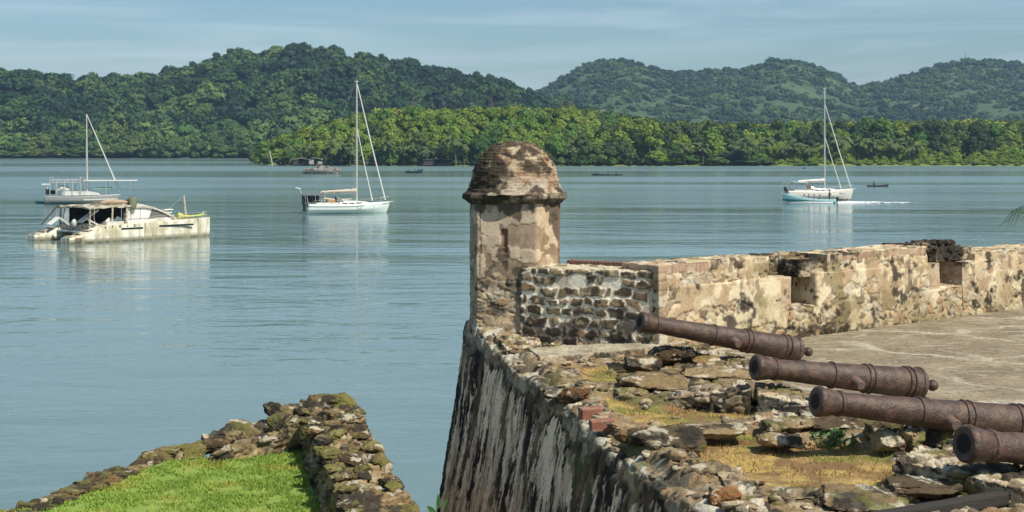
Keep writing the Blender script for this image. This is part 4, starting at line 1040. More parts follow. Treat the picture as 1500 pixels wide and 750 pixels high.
# ---------------------------------------------------------------- rocks
ROCKV, ROCKF = None, None
def rock_proto(seed, boxy=.55, res=14):
    """rounded block, unit size, displaced"""
    V, F = hexaw([(-1, -1, -1), (1, -1, -1), (1, 1, -1), (-1, 1, -1), (-1, -1, 1), (1, -1, 1), (1, 1, 1), (-1, 1, 1)], 2 / res)
    n = V / np.linalg.norm(V, axis=1, keepdims=True); V = V * boxy + n * (1 - boxy)
    # chip corners with random cutting planes
    g = np.random.default_rng(seed)
    for k in range(9):
        d = g.normal(size=3); d /= np.linalg.norm(d); o_ = .78 + g.uniform(0, .25); pr = V @ d; ex = np.maximum(pr - o_, 0); V = V - d * ex[:, None] * .9
    p = V + seed * 3.7
    h = .16 * (fbm(p, 1.6, 3, seed) - .5) * 2 + .10 * (fbm(p, 5, 4, seed + 1) - .5)
    Nn = vnormals(V, F); V = V + Nn * h[:, None]
    return V, F
RP = [rock_proto(i, bx) for i, bx in enumerate((.45, .6, .7, .35, .55, .8))]
RPF = [rock_proto(i + 20, .75, 34) for i in range(4)]
def rock_cols(V, Nn, s, cid, lich=.7, blk=.35, ms=.3, tint=(1, 1, 1)):
    c = stone_cols(cid, V, s) * np.array(tint) * .92; c = lichen(c, V, lich * .7, s, (.46, .42, .33), nz=Nn[:, 2]); c = blacken(c, V, blk, s + 1, 4); return moss(c, V, ms, s + 2, 3, (.12, .12, .04))
def rocks_mesh(name, lst, fine=False, **kw):
    """lst: (x,y,z,sx,sy,sz,rz,tiltx,tilty)"""
    Vs = []; Fs = []; Cs = []; o = 0
    for k, (x, y, z, sx, sy, sz, rz, tx, ty) in enumerate(lst):
        PVr, PFr = (RPF if fine else RP)[rnd.randrange(4 if fine else 6)]
        M = np.array(Matrix.Rotation(rz, 3, 'Z') @ Matrix.Rotation(tx, 3, 'X') @ Matrix.Rotation(ty, 3, 'Y'))
        V = (PVr * np.array([sx, sy, sz])) @ M.T + np.array([x, y, z]); Nn = vnormals(V, PFr)
        if fine: V = V + Nn * (.03 * (fbm(V, 9, 4, 5) - .5) + .03 * (fbm(V, 26, 3, 6) - .5))[:, None]
        cid = np.full(len(V), rnd.random()); Cs.append(rock_cols(V, Nn, 7, cid, **kw)); Vs.append(V); Fs.append(PFr + o); o += len(V)
    return raw_mesh(name, np.concatenate(Vs), np.concatenate(Fs), STONE, col=np.concatenate(Cs))
# loose small rubble, uncountable
lst = []; g = np.random.default_rng(77)
while len(lst) < 480:
    y = g.uniform(11, 22.6); x = g.uniform(rimx(y) + .05, bndx(y) + .15)
    i = min(int(np.searchsorted(ax, x)), len(ax) - 1); j = min(int(np.searchsorted(ay, y)), len(ay) - 1)
    if GZ[3][i, j] > .3 and g.uniform() > .06: continue
    near_rim = x - rimx(y) < .5
    s = g.uniform(.018, .056) * (1.5 if near_rim and g.uniform() < .5 else 1) * (1.3 if g.uniform() < .15 else 1)
    lst.append((x, y, GZ[2][i, j] + s * .2, s * g.uniform(.9, 1.7), s * g.uniform(.8, 1.4), s * g.uniform(.35, .65), g.uniform(0, 6), g.uniform(-.3, .3), g.uniform(-.3, .3)))
tag(rocks_mesh('rubble', lst, lich=.5, blk=.35, ms=.25), 'loose weathered rubble strewn over the bastion top', 'rubble', kind='stuff')

def slab(name, label, cat, x0, x1, ytop, ybase, dep, h, rz=0.0, group=None, tint=(1, 1, 1), lich=.7, blk=.4, ms=.3, tilt=0.0, tx=0.0, zadd=0.0):
    """a stone whose front base shows between px x0..x1 at row ybase"""
    y = FPX * (CAMZ - ZP) / (ybase - HOR); x = ((x0 + x1) / 2 - 750) / FPX * y; w_ = (x1 - x0) / FPX * y / 2
    h *= .85
    V, F = RPF[rnd.randrange(4)]; M = np.array(Matrix.Rotation(rz, 3, 'Z') @ Matrix.Rotation(tilt, 3, 'Y') @ Matrix.Rotation(tx, 3, 'X'))
    Vl = (V * np.array([w_ * 1.08, dep / 2, h / 2 * 1.1])) @ M.T; Nn = vnormals(Vl, F)
    wpt = Vl + np.array([x, y + dep / 2, 0])
    Vl = Vl + Nn * (.045 * (fbm(wpt, 7, 4, 5) - .5) + .045 * (fbm(wpt, 20, 4, 6) - .5))[:, None]
    c = rock_cols(wpt, Nn, int(x0) % 50, np.full(len(V), rnd.random()), lich * .8, blk + .25, ms, tuple(np.array(tint) * np.array([.74, .70, .62])))
    zb_ = ZP + .045 + h * .40 + zadd
    o = raw_mesh(name, Vl, F, STONE, col=c); o.location = (x, y + dep / 2, zb_); return tag(o, label, cat, group)
slab('stone_slab', 'flat topped slab with a dark undercut edge beside the small grass patch', 'stone slab', 915, 1003, 548, 580, .80, .20, .1)
slab('stone_block', 'dark squarish block standing at the end of the pale ledge', 'stone block', 919, 966, 520, 548, .35, .20, .2, tint=(.75, .68, .6), lich=.3)
slab('boulder', 'largest dark boulder in the heap below the first cannon', 'boulder', 950, 998, 505, 541, .5, .27, .4, tint=(.8, .75, .7), lich=.4)
slab('boulder', 'pointed grey boulder leaning in the heap below the first cannon', 'boulder', 986, 1018, 508, 540, .4, .25, 1.0, tint=(.7, .7, .7), tilt=.4)
slab('boulder', 'tan boulder half sunk near the breech of the first cannon', 'boulder', 1015, 1052, 520, 540, .4, .14, .2, tint=(1.2, 1.1, .9))
slab('stone_slab', 'thick slab with a rough dark face near the red bricks', 'stone slab', 930, 1030, 626, 668, .62, .21, .06)
slab('stone_slab', 'low grey slab standing next to the thick rough slab', 'stone slab', 1006, 1096, 626, 652, .46, .13, -.1)
slab('stone_slab', 'broad pale slab below the muzzle of the third cannon', 'stone slab', 1186, 1278, 610, 640, .75, .14, -.05, lich=.5)
slab('stone_slab', 'narrow brown slab lying against the broad pale slab', 'stone slab', 1122, 1196, 618, 642, .5, .12, .15)
slab('stone_slab', 'small cracked slab on the edge of the largest dry grass patch', 'stone slab', 1119, 1176, 641, 664, .4, .12, .1)
slab('stone_block', 'square red brown block at the bastion rim', 'stone block', 1042, 1086, 724, 756, .26, .17, .1, tint=(1.1, .82, .64), lich=.1, blk=.1, ms=.1)
slab('stone_slab', 'long flat slab level with the ground at the near edge', 'stone slab', 1224, 1334, 728, 764, .7, .12, -.1)
slab('stone_slab', 'grey flat slab between the grass and the dark step edge', 'stone slab', 1318, 1420, 716, 742, .7, .12, -.15, lich=.4)
slab('stone_slab', 'thin grey slab behind the low rubble wall', 'stone slab', 1008, 1100, 542, 562, .6, .12, .0, lich=.3)
slab('boulder', 'rounded brown boulder against the parapet end', 'boulder', 964, 994, 434, 483, .32, .30, .3, tint=(.75, .6, .5), lich=.15, zadd=.22)
slab('boulder', 'mossy boulder in the grass by the bastion rim', 'boulder', 842, 872, 558, 583, .3, .14, .3)
slab('boulder', 'white crusted boulder on the bastion rim', 'boulder', 800, 836, 572, 590, .3, .10, .3, lich=1.2)
slab('boulder', 'dark boulder just behind the red bricks', 'boulder', 824, 856, 570, 596, .32, .17, .8, tint=(.8, .6, .5), lich=.3)
slab('boulder', 'flat boulder in the grass before the low rubble wall', 'boulder', 905, 945, 573, 586, .3, .07, .3)
slab('boulder', 'light boulder at the near corner of the largest grass patch', 'boulder', 1040, 1070, 690, 706, .3, .1, .3, lich=1.0)
slab('boulder', 'greyish boulder beside the square brown block', 'boulder', 1010, 1040, 690, 708, .26, .12, .9)
slab('boulder', 'brown boulder under the lip of the thick slab', 'boulder', 905, 932, 640, 656, .25, .1, .9, tint=(1, .8, .6))
# heap below third and fourth cannons
hp = [(1275, 1318, 632, 655), (1300, 1345, 622, 648), (1332, 1368, 630, 655), (1352, 1392, 636, 662), (1290, 1330, 648, 668), (1325, 1352, 650, 668)]
for i, (a, b_, t, bs) in enumerate(hp):
    slab('rubble_stone', 'pale weathered stone heaped under the third cannon', 'stone', a, b_, t, bs, rnd.uniform(.3, .45), rnd.uniform(.16, .26), rnd.uniform(0, 3), group='stones heaped under the third cannon', lich=1.0)
# muzzle rests
slab('rubble_stone', 'upright white stained stone propping the muzzle of the first cannon', 'stone', 926, 956, 440, 502, .40, .56, .1, lich=1.2, blk=.6, zadd=.06)

# red bricks
BRK = simple('red_brick', (.30, .11, .07), .95, scale=14, col2=(.20, .085, .055), bump=.01, bscale=60, dirt=(.27, .20, .14), dirtscale=9)
for (px_, py_, rz, lb) in ((866, 603, .25, 'red brick on the rim, the farther of the pair'), (882, 621, .12, 'red brick on the rim, the nearer of the pair')):
    x, y = P(px_, py_, ZP + .08); V, F = hexaw([(-.13, -.085, -.06), (.13, -.085, -.06), (.13, .085, -.06), (-.13, .085, -.06), (-.13, -.085, .06), (.13, -.085, .06), (.13, .085, .06), (-.13, .085, .06)], .02)
    Nn = vnormals(V, F); V = V - Nn * .012 * (fbm(V + px_, 9, 3, 1))[:, None]; o = raw_mesh('brick', V, F, BRK); o.location = (x, y, ZP + .07); o.rotation_euler = (.03, -.04, rz); tag(o, lb, 'brick')

# ---------------------------------------------------------------- low ruined walls on the bastion
def low_wall(name, label, top4, ztop, zbot=5.9, sc=(6.2, 6.2, 13), flat=False, seed=0, lich=.9, blk=.35, widen=.04, tint=(1, 1, 1), cat='low wall'):
    """top4: photo pixels of the top face (near-left, near-right, far-right, far-left); ztop height of each corner"""
    zt = ztop if isinstance(ztop, (list, tuple)) else [ztop] * 4
    tp = [(*P(px_, py_, z_), z_) for (px_, py_), z_ in zip(top4, zt)]
    cx, cy = np.mean([t[0] for t in tp]), np.mean([t[1] for t in tp])
    bt = [(cx + (t[0] - cx) * (1 + widen), cy + (t[1] - cy) * (1 + widen), zbot) for t in tp]
    V, F = hexaw(bt + tp, .018, skip=(0,)); Nn = vnormals(V, F)
    if Nn[:, 2].mean() < 0: F = F[:, ::-1]; Nn = -Nn
    hr, e_, cid = rubble_h(V, sc, 60 + seed, .2, .035 if not flat else .012, .05 if not flat else .01)
    h = hr + .07 * (fbm(V, 2.2, 4, seed) - .5) + .03 * (fbm(V, 8, 4, seed + 1) - .5)
    Vd = disp(V, Nn, h)
    c = stone_cols(cid, V, seed) * np.array(tint); c = mix(c, c * .4, (1 - sstep(0, .10, e_)) * .8 * (not flat)); c = lichen(c, V, lich * .7, seed, (.50, .45, .35), nz=Nn[:, 2]); c = blacken(c, V, blk, seed + 1, 3.2); c = moss(c, V, .25, seed + 2, 2.4, (.13, .12, .04))
    if flat: c = mix(c, mix(np.tile((.42, .38, .28), (len(V), 1)), (.26, .235, .17), sstep(.42, .6, fbm(V, 4, 4, seed + 5))), .75 * sstep(.4, .8, Nn[:, 2]))
    return tag(raw_mesh(name, Vd, F, STONE, col=c), label, cat)
low_wall('plaster_ledge', 'long smooth pale ledge at the foot of the white wall', [(792, 523), (975, 508), (1010, 499), (772, 508)], 6.13, flat=True, seed=1, cat='ledge')
low_wall('low_wall', 'short rubble wall with a pale rounded top between two grass patches', [(972, 581), (1100, 571), (1098, 556), (1010, 566)], [6.10, 6.26, 6.28, 6.18], seed=4)
low_wall('low_wall', 'rubble wall end sloping toward the muzzle of the third cannon', [(1110, 577), (1184, 594), (1176, 570), (1106, 557)], [6.24, 6.18, 6.2, 6.26], seed=6)
low_wall('low_wall', 'low rubble wall running under the muzzle of the fourth cannon', [(1308, 672), (1500, 716), (1560, 700), (1352, 650)], [6.24, 6.2, 6.2, 6.26], seed=8)
low_wall('low_wall', 'near edge row of pale broken stones closing the largest grass patch', [(1128, 728), (1345, 720), (1335, 709), (1140, 716)], 6.10, seed=10)
low_wall('low_wall', 'strip of cracked pale stones running along the grass to the rim', [(1086, 748), (1128, 742), (1082, 682), (1046, 686)], 6.12, seed=12, lich=1.1)
low_wall('low_wall', 'stony step beside the pale slab below the third cannon', [(1102, 616), (1186, 612), (1190, 598), (1112, 602)], 6.08, seed=14)
low_wall('low_wall', 'broken footing of stones behind the largest dark boulder', [(1020, 534), (1118, 548), (1090, 522), (1005, 508)], 6.08, seed=16)
# corner of white crusted stones at the foot of the sentry box
low_wall('low_wall', 'white crusted masonry corner at the foot of the sentry box', [(742, 512), (795, 506), (765, 470), (712, 474)], [6.10, 6.08, 6.16, 6.22], seed=18, lich=1.4)
# long dark strip at the near right, painted as a step's shadowed edge
STEPSH = simple('shadow_dark', (.035, .03, .026), .9, scale=6, bump=.01, stretch=(1, 8, 8))
a = Vector((*P(1306, 757, 6.1), 6.1)); b_ = Vector((*P(1520, 709, 6.16), 6.16)); d_ = b_ - a
e = empty('step_shadow', a, math.atan2(d_.y, d_.x), 'dark strip painted as the shadowed edge of a step in the near rubble', 'step edge')
V, F = hexaw([(-.3, -.05, -.06), (2.3, -.05, -.06), (2.3, .05, -.06), (-.3, .05, -.06), (-.3, -.05, .05), (2.3, -.05, .05), (2.3, .05, .05), (-.3, .05, .05)], .03)
Nn = vnormals(V, F); V = V + Nn * (.02 * (fbm(V, (2, 9, 9), 3, 5) - .5))[:, None]; raw_mesh('plank', V, F, STEPSH, e)  # strip mesh, its dark colour is the shadow of the step

# ---------------------------------------------------------------- dry grass tufts
def blades(name, pts, hmin, hmax, wid, colsA, colsB, seed, label, cat, lean=.5):
    g = np.random.default_rng(seed); n = len(pts); a = g.uniform(0, 2 * PI, n); hgt = g.uniform(hmin, hmax, n); ln_ = g.uniform(0, lean, n) * hgt; b2 = g.uniform(0, 2 * PI, n)
    dx, dy = np.cos(a) * wid / 2, np.sin(a) * wid / 2; tx, ty = np.cos(b2) * ln_, np.sin(b2) * ln_
    z0 = pts[:, 2] - .01
    v0 = np.stack([pts[:, 0] - dx, pts[:, 1] - dy, z0], 1); v1 = np.stack([pts[:, 0] + dx, pts[:, 1] + dy, z0], 1)
    v2 = np.stack([pts[:, 0] + tx * .45 + dx * .7, pts[:, 1] + ty * .45 + dy * .7, z0 + hgt * .65], 1); v3 = np.stack([pts[:, 0] + tx, pts[:, 1] + ty, z0 + hgt], 1)
    V = np.stack([v0, v1, v2, v3], 1).reshape(-1, 3); F = np.arange(n * 4).reshape(-1, 4)
    k = np.repeat(g.uniform(0, 1, n), 4); pn = np.repeat(fbm(pts * np.array([1, 1, 0]), 1.6, 4, seed + 7), 4); c = mix(np.tile(colsA, (n * 4, 1)), colsB, np.clip(k * .6 + (pn - .5) * 2.2 + .2, 0, 1)); c = mix(c, np.array(colsB) * np.array([1.15, .86, 1.0]), sstep(.58, .68, pn) * .8)
    return tag(raw_mesh(name, V, F, LEAF, col=c, smooth=False), label, cat, kind='stuff')
g = np.random.default_rng(3); n = 60000
x = g.uniform(0, 5.0, n); y = g.uniform(11, 22, n); i = np.clip(np.searchsorted(ax, x), 0, len(ax) - 1); j = np.clip(np.searchsorted(ay, y), 0, len(ay) - 1)
pt = np.stack([x, y, GZ[2][i, j]], 1); cl_ = fbm(pt * np.array([1, 1, 0]), 3.5, 3, 8)
k = (GZ[3][i, j] > .45) & (cl_ + g.uniform(-.1, .1, n) > .48)
blades('dry_grass', pt[k], .012, .05, .012, (.46, .33, .11), (.30, .25, .08), 4, 'short dry yellow grass in patches between the ruined walls', 'dry grass', 1.2)
# green weeds under the broad pale slab
e = None
wv = []
GW = simple('green_weed', (.06, .13, .03), .7, scale=10)
e = empty('weed_clump', (*P(1222, 655, ZP), ZP), 0, 'green weed clump in front of the broad pale slab', 'weeds'); mb = MB()
for k in range(70):
    a = rnd.uniform(0, 6.28); r = rnd.uniform(0, .22); x, y = r * math.cos(a), r * math.sin(a) * .7; l = rnd.uniform(.06, .16)
    t1 = (x + rnd.uniform(-.08, .08), y + rnd.uniform(-.05, .05), l); mb.tube([(x, y, 0), t1], [.004, .002], 4); mb.box(t1, (.06, .004, .022), M=Matrix.Rotation(rnd.uniform(0, 6), 3, 'Z') @ Matrix.Rotation(rnd.uniform(-.8, .8), 3, 'Y') @ Matrix.Rotation(rnd.uniform(0, 1.5), 3, 'X'))
mb.build('leaves', GW, e)

# ---------------------------------------------------------------- cannons
IRON = simple('rusted_iron', (.070, .041, .029), .55, 0, scale=14, col2=(.040, .025, .020), bump=.009, bscale=42, dirt=(.100, .057, .038), dirtscale=9.0, spec=.5)
IRONT = simple('worn_iron', (.16, .105, .088), .7, scale=20, bump=.006)
BORE = simple('bore_black', (.008, .007, .007), .9)  # plain near black lining of the bore
def cannon(name, muz, br, dmuz, label):
    a, b_ = Vector(muz), Vector(br); ax_ = b_ - a; Lc = ax_.length; M = ax_.to_track_quat('Z', 'Y').to_matrix()
    e = empty(name, a); tag(e, label, 'cannon', 'row of old cannons on the bastion'); e.rotation_euler = M.to_euler()
    r = dmuz / 2; rb = r * 1.24; g = r / .15
    # muzzle at z=0, breech at z=Lc
    pr = [(r * .50, .001), (r * .86, 0), (r * .96, .012 * g), (r * 1.0, .03 * g), (r * 1.0, .055 * g), (r * .95, .07 * g), (r * .93, .08 * g), (r * .90, .13 * g), (r * .80, .20 * g), (r * .765, .235 * g), (r * .86, .245 * g), (r * .88, .262 * g), (r * .86, .278 * g), (r * .765, .29 * g)]
    def lin(z): return r * .765 + (rb - r * .765) * (z - .29 * g) / (Lc - .29 * g)
    rings = [.46, .66, .93]
    z = .30 * g
    for f in (.44, .455, .49, .70, .715, .735, .90, .915, .94, .955):
        pass
    def ring(f, w_, h_): zc_ = f * Lc; return [(lin(zc_ - w_), zc_ - w_), (lin(zc_) + h_, zc_ - w_ * .6), (lin(zc_) + h_ * 1.1, zc_), (lin(zc_) + h_, zc_ + w_ * .6), (lin(zc_ + w_), zc_ + w_)]
    pr += ring(.455, .022, .016) + ring(.655, .018, .016) + ring(.685, .018, .014) + ring(.90, .018, .016) + ring(.93, .02, .018)
    pr += [(rb * 1.02, Lc - .06), (rb * 1.08, Lc - .05), (rb * 1.09, Lc - .02), (rb * 1.0, Lc), (rb * .86, Lc + .02), (rb * .72, Lc + .045), (rb * .45, Lc + .065), (rb * .24, Lc + .08)]
    # denser rings along the barrel for a pitted surface
    prd = [pr[0]]
    for q in pr[1:]:
        p_ = prd[-1]; n = max(1, int(abs(q[1] - p_[1]) / .03))
        for k in range(1, n + 1): prd.append((p_[0] + (q[0] - p_[0]) * k / n, p_[1] + (q[1] - p_[1]) * k / n))
    mb = MB(); mb.lathe(prd, 48); o = mb.build('barrel', IRON, e, smooth=True)
    co_ = np.array([v.co[:] for v in o.data.vertices]); rad = co_ * [1, 1, 0]; rad /= np.maximum(np.linalg.norm(rad, axis=1, keepdims=True), 1e-6)
    pit = .006 * (fbm(co_ + muz[0], 6, 4, 3) - .5) - .006 * sstep(.58, .66, fbm(co_ + muz[1], 9, 4, 4)); co_ = co_ + rad * pit[:, None]; o.data.vertices.foreach_set('co', co_.astype(np.float32).ravel())
    mb = MB(); rbr = r * .44; mb.lathe([(r * .52, -.002), (rbr, .012), (rbr, .35), (.0001, .36)], 32); o = mb.build('bore', BORE, e, smooth=True)
    o.data.flip_normals()
    mb = MB(); zc_ = Lc + .07; mb.lathe([(rb * .24, zc_), (rb * .17, zc_ + .03), (rb * .16, zc_ + .05), (rb * .28, zc_ + .065), (rb * .36, zc_ + .09), (rb * .37, zc_ + .12), (rb * .28, zc_ + .155), (.001, zc_ + .17)], 20); mb.build('cascabel', IRON, e, smooth=True)
    Mi = M.inverted(); side = (Mi @ (Vector((-ax_.y, ax_.x, 0)).normalized() + Vector((0, 0, .22))).normalized()); side.z = 0; side.normalize()
    for s in (-1, 1):
        zt = Lc * .565; rr = lin(zt); dr_ = side * s
        mb = MB(); q = dr_.to_track_quat('Z', 'Y').to_matrix(); rt = r * .36; mb.lathe([(rt * 1.25, rr * .75), (rt * 1.2, rr * .98), (rt, rr * 1.0), (rt, rr * 1.0 + rt * 2.2), (rt * .9, rr + rt * 2.35), (.001, rr + rt * 2.37)], 20, q, Vector((0, 0, zt)) - Vector((0, 0, 1)) * 0 + Vector((0, 0, 0)))
        mb.build('trunnion', IRONT, e, smooth=True)
    return e
cannon('cannon', (1.70, 18.95, 6.66), (3.96, 19.75, 6.17), .285, 'rusty cannon farthest along, its muzzle propped beside the white wall')
cannon('cannon', (2.75, 16.15, 6.49), (4.83, 16.85, 6.18), .30, 'rusty cannon shown whole with its breech knob on the paved floor')
cannon('cannon', (2.90, 13.6, 6.56), (5.26, 14.35, 6.19), .295, 'rusty cannon with a round trunnion beside the nearest muzzle')
cannon('cannon', (3.81, 12.0, 6.49), (5.91, 12.9, 6.14), .325, 'nearest rusty cannon showing its open bore and only half its barrel')

# ================================================================ the lower work: lawn and its walls
ZL = 4.4
lp = [(-2.9, 22.1), (-3.1, 22.0), (-3.6, 21.3), (-4.22, 20.75), (-4.97, 20.12), (-5.4, 18.75), (-6.15, 17.7), (-8.5, 14.6), (-12, 9.0), (-12, 2), (1.2, 2), (-1.5, 15.2)]
xx = np.arange(-9, 2, .04); yy = np.arange(8, 23, .04); AX2, AY2 = np.meshgrid(xx, yy, indexing='ij'); p_ = np.stack([AX2.ravel(), AY2.ravel(), np.full(AX2.size, ZL)], 1)
ins = inpoly(p_[:, 0], p_[:, 1], lp); p_[:, 2] += .07 * (fbm(p_, .8, 3, 5) - .5) + .03 * (fbm(p_, 4, 3, 6) - .5) + .10
F = gridfaces(len(xx), len(yy)); F = F[ins[F].all(1)]; F = F[:, ::1]
LAWN = simple('lawn', (.15, .25, .035), .95, scale=2.2, col2=(.23, .28, .055), bump=.02, bscale=22)
o = raw_mesh('lawn', p_, F, LAWN); tag(o, kind='structure')
LZ = p_[:, 2].reshape(AX2.shape)
g = np.random.default_rng(5); n = 150000; y = 13.0 + 9.4 * g.uniform(0, 1, n) ** .9; x = g.uniform(-7.5, -.8, n); k = inpoly(x, y, lp) & (HOR + FPX * 4.5 / y < 790)
x, y = x[k], y[k]; pt = np.stack([x, y, LZ[np.searchsorted(xx, x) - 1, np.searchsorted(yy, y) - 1]], 1)
tuft = fbm(pt * np.array([1, 1, 0]), 5, 3, 9); kk = tuft + g.uniform(-.12, .12, len(pt)) > .42; pt = pt[kk]
blades('grass', pt, .025, .06, .018, (.16, .27, .045), (.27, .34, .06), 6, 'bright green grass covering the lower work', 'grass', 1.1)
# its outer body
def out_body():
    mb_v = []; n = len(lp); cx, cy = -3.5, 14.0
    rowsb = [(1.0, ZL + .02), (1.01, ZL - .3), (1.06, 2.5), (1.12, -.6)]
    for x, y in lp:
        for k, z in rowsb: mb_v.append((cx + (x - cx) * k, cy + (y - cy) * k, z))
    F = []
    for i in range(n):
        j = (i + 1) % n
        for r in range(len(rowsb) - 1): F.append((i * 4 + r, i * 4 + r + 1, j * 4 + r + 1, j * 4 + r))
    return mb_v, F
V, F = out_body(); V = np.array(V); c = stone_cols(_h(V[:, 0] * 9, V[:, 1] * 9, V[:, 2] * 9, 1), V)
ob = raw_mesh('lower_bastion', V, np.array(F), simple('lower_masonry', (.14, .12, .09), .95, scale=3, bump=.03, dirt=(.04, .035, .03)), smooth=False); tag(ob, 'stone body of the lower work under the green lawn', 'bastion')
# long wall on the right of the lawn
def lw(y, t): return (-1.14 - .2217 * (y - 16) - t, y)
parts = []
yb = 22.35
c8 = [(*lw(7, .95), 4.2), (*lw(7, -.25), 4.2), (*lw(yb, -.25), 4.2), (*lw(yb, .92), 4.2), (*lw(7, .84), 5.0), (*lw(7, 0), 5.0), (*lw(yb, 0), 5.02), (*lw(yb, .76), 5.0)]
c8[2] = (*lw(yb, -.25), 4.2)
V, F = hexaw(c8, .022, skip=(0,)); Nn = vnormals(V, F)
if Nn[:, 2].mean() < 0: F = F[:, ::-1]; Nn = -Nn
def layered(V, Nn, seed, sc=(5.2, 5.2, 15)):
    w_ = V + (fbm(V, 2.5, 3, seed)[:, None] - .5) * .15
    hr, e_, cid = rubble_h(w_, sc, seed + 3, .18, .06, .08)
    h = hr * (1 - .35 * sstep(.5, .9, Nn[:, 2])) + .10 * (fbm(V, 1.7, 4, seed + 4) - .5) + .05 * (fbm(V, 7, 4, seed + 5) - .5); Vd = disp(V, Nn, h)
    c = stone_cols(cid, V, seed) * np.array([.76, .72, .58]); c = mix(c, c * .3, (1 - sstep(0, .09, e_)) * .9); c = lichen(c, V, .35, seed, (.40, .37, .29), nz=Nn[:, 2]); c = blacken(c, V, .5, seed + 1, 3.0); c = moss(c, V, .40, seed + 2, 2.0, (.17, .155, .05)); return Vd, c
Vd, c = layered(V, Nn, 90)
o = raw_mesh('ruined_wall', Vd, F, STONE, col=c); tag(o, 'ruined wall of stacked flat stones along the edge of the lawn', 'ruined wall')
V, F = hexaw([(*lw(7, .93), -.8), (*lw(7, -.9), -.8), (*lw(yb + .1, -.9), -.8), (*lw(yb, .9), -.8), (*lw(7, .93), 4.22), (*lw(7, -.22), 4.22), (*lw(yb, -.22), 4.22), (*lw(yb, .9), 4.22)], .12, skip=(0,)); Nn = vnormals(V, F)
if Nn[:, 2].mean() < 0: F = F[:, ::-1]; Nn = -Nn
Vd, c = layered(V, Nn, 95, (2.5, 2.5, 4)); o = raw_mesh('retaining_wall', Vd, F, STONE, col=c); tag(o, 'outer retaining wall dropping from the ruined wall to the water', 'retaining wall')
V, F = hexaw([(-4.5, 20.1, 4.0), (-2.2, 21.4, 4.0), (-2.35, 22.35, 4.0), (-4.4, 20.75, 4.0), (-4.3, 20.25, 4.62), (-2.25, 21.6, 4.9), (-2.4, 22.3, 4.95), (-4.3, 20.65, 4.6)], .03, skip=(0,)); Nn = vnormals(V, F)
if Nn[:, 2].mean() < 0: F = F[:, ::-1]; Nn = -Nn
Vd, c = layered(V, Nn, 120); o = raw_mesh('ruined_wall', Vd, F, STONE, col=c); tag(o, 'short broken wall stub under the heaped stones at the corner of the lawn', 'ruined wall')
# stones along the wall tops: individually
g = random.Random(12)
k = 0
def wallstone(x, y, z, sx, sy, sz, rz, label, group, ms=.5):
    V, F = RPF[g.randrange(4)]; M = np.array(Matrix.Rotation(rz, 3, 'Z') @ Matrix.Rotation(g.uniform(-.12, .12), 3, 'X') @ Matrix.Rotation(g.uniform(-.12, .12), 3, 'Y'))
    Vl = (V * np.array([sx, sy, sz])) @ M.T; Nn = vnormals(Vl, F); W_ = Vl + np.array([x, y, z])
    Vl = Vl + Nn * (.07 * (fbm(W_, 7, 4, 5) - .5) + .05 * (fbm(W_, 18, 4, 6) - .5))[:, None]
    c = rock_cols(W_, Nn, 5, np.full(len(V), g.random()), .12, .85, ms * .8, (.50, .48, .38)); c = moss(c, W_, .35, 3, 2, (.16, .145, .045))
    o = raw_mesh('wall_stone', Vl, F, STONE, col=c); o.location = (x, y, z); tag(o, label, 'stone', group)
y = 13.6
while y < 22.2:
    for t in (.12, .42, .7):
        if g.random() < .55:
            x, yy_ = lw(y + g.uniform(-.15, .15), t + g.uniform(-.06, .06)); wallstone(x, yy_, 5.02 + g.uniform(0, .03), g.uniform(.09, .15), g.uniform(.09, .16), g.uniform(.03, .055), g.uniform(0, 3), 'flat stone lying loose on the crest of the ruined wall', 'loose stones on the ruined wall')
    y += .42
# heaped corner
for (px_, py_, z_, s, h_) in ((500, 585, 5.08, .30, .10), (478, 588, 5.08, .28, .12), (455, 598, 5.0, .30, .14), (432, 606, 4.9, .27, .16), (412, 612, 4.85, .24, .14), (490, 605, 5.08, .25, .08), (440, 622, 4.85, .30, .16), (466, 620, 4.95, .28, .14), (418, 628, 4.75, .24, .12), (515, 612, 5.07, .2, .07), (400, 598, 4.88, .16, .1)):
    x, y = P(px_, py_, z_); wallstone(x, y, z_ - h_ * .4, s * .85, s * .8, h_ * 1.1, g.uniform(0, 3), 'mossy stone in the heaped corner of the lower wall', 'stones of the heaped corner', .8)
# row of half buried stones along the lawn's left edge
for (px_, py_, s, h_) in ((392, 630, .26, .20), (372, 632, .22, .17), (352, 636, .30, .20), (333, 642, .20, .16), (345, 628, .18, .18), (318, 645, .2, .12), (300, 652, .22, .10), (280, 656, .24, .10), (262, 660, .26, .12), (243, 664, .24, .14), (226, 672, .22, .13), (210, 680, .18, .10), (196, 688, .2, .10), (180, 692, .22, .11), (164, 698, .2, .11), (148, 703, .22, .12), (133, 712, .2, .12), (118, 716, .24, .12), (102, 722, .2, .11), (88, 729, .2, .08), (70, 735, .2, .09), (52, 742, .2, .08), (34, 750, .2, .07), (15, 758, .2, .07)):
    x, y = P(px_, py_, ZL + .12); wallstone(x, y, ZL + .06 + h_ * .15, s * 1.15, s * .75, h_ * .9, g.uniform(-.5, .9), 'grey mossy stone half sunk along the outer edge of the lawn', 'stones edging the lawn', .7)

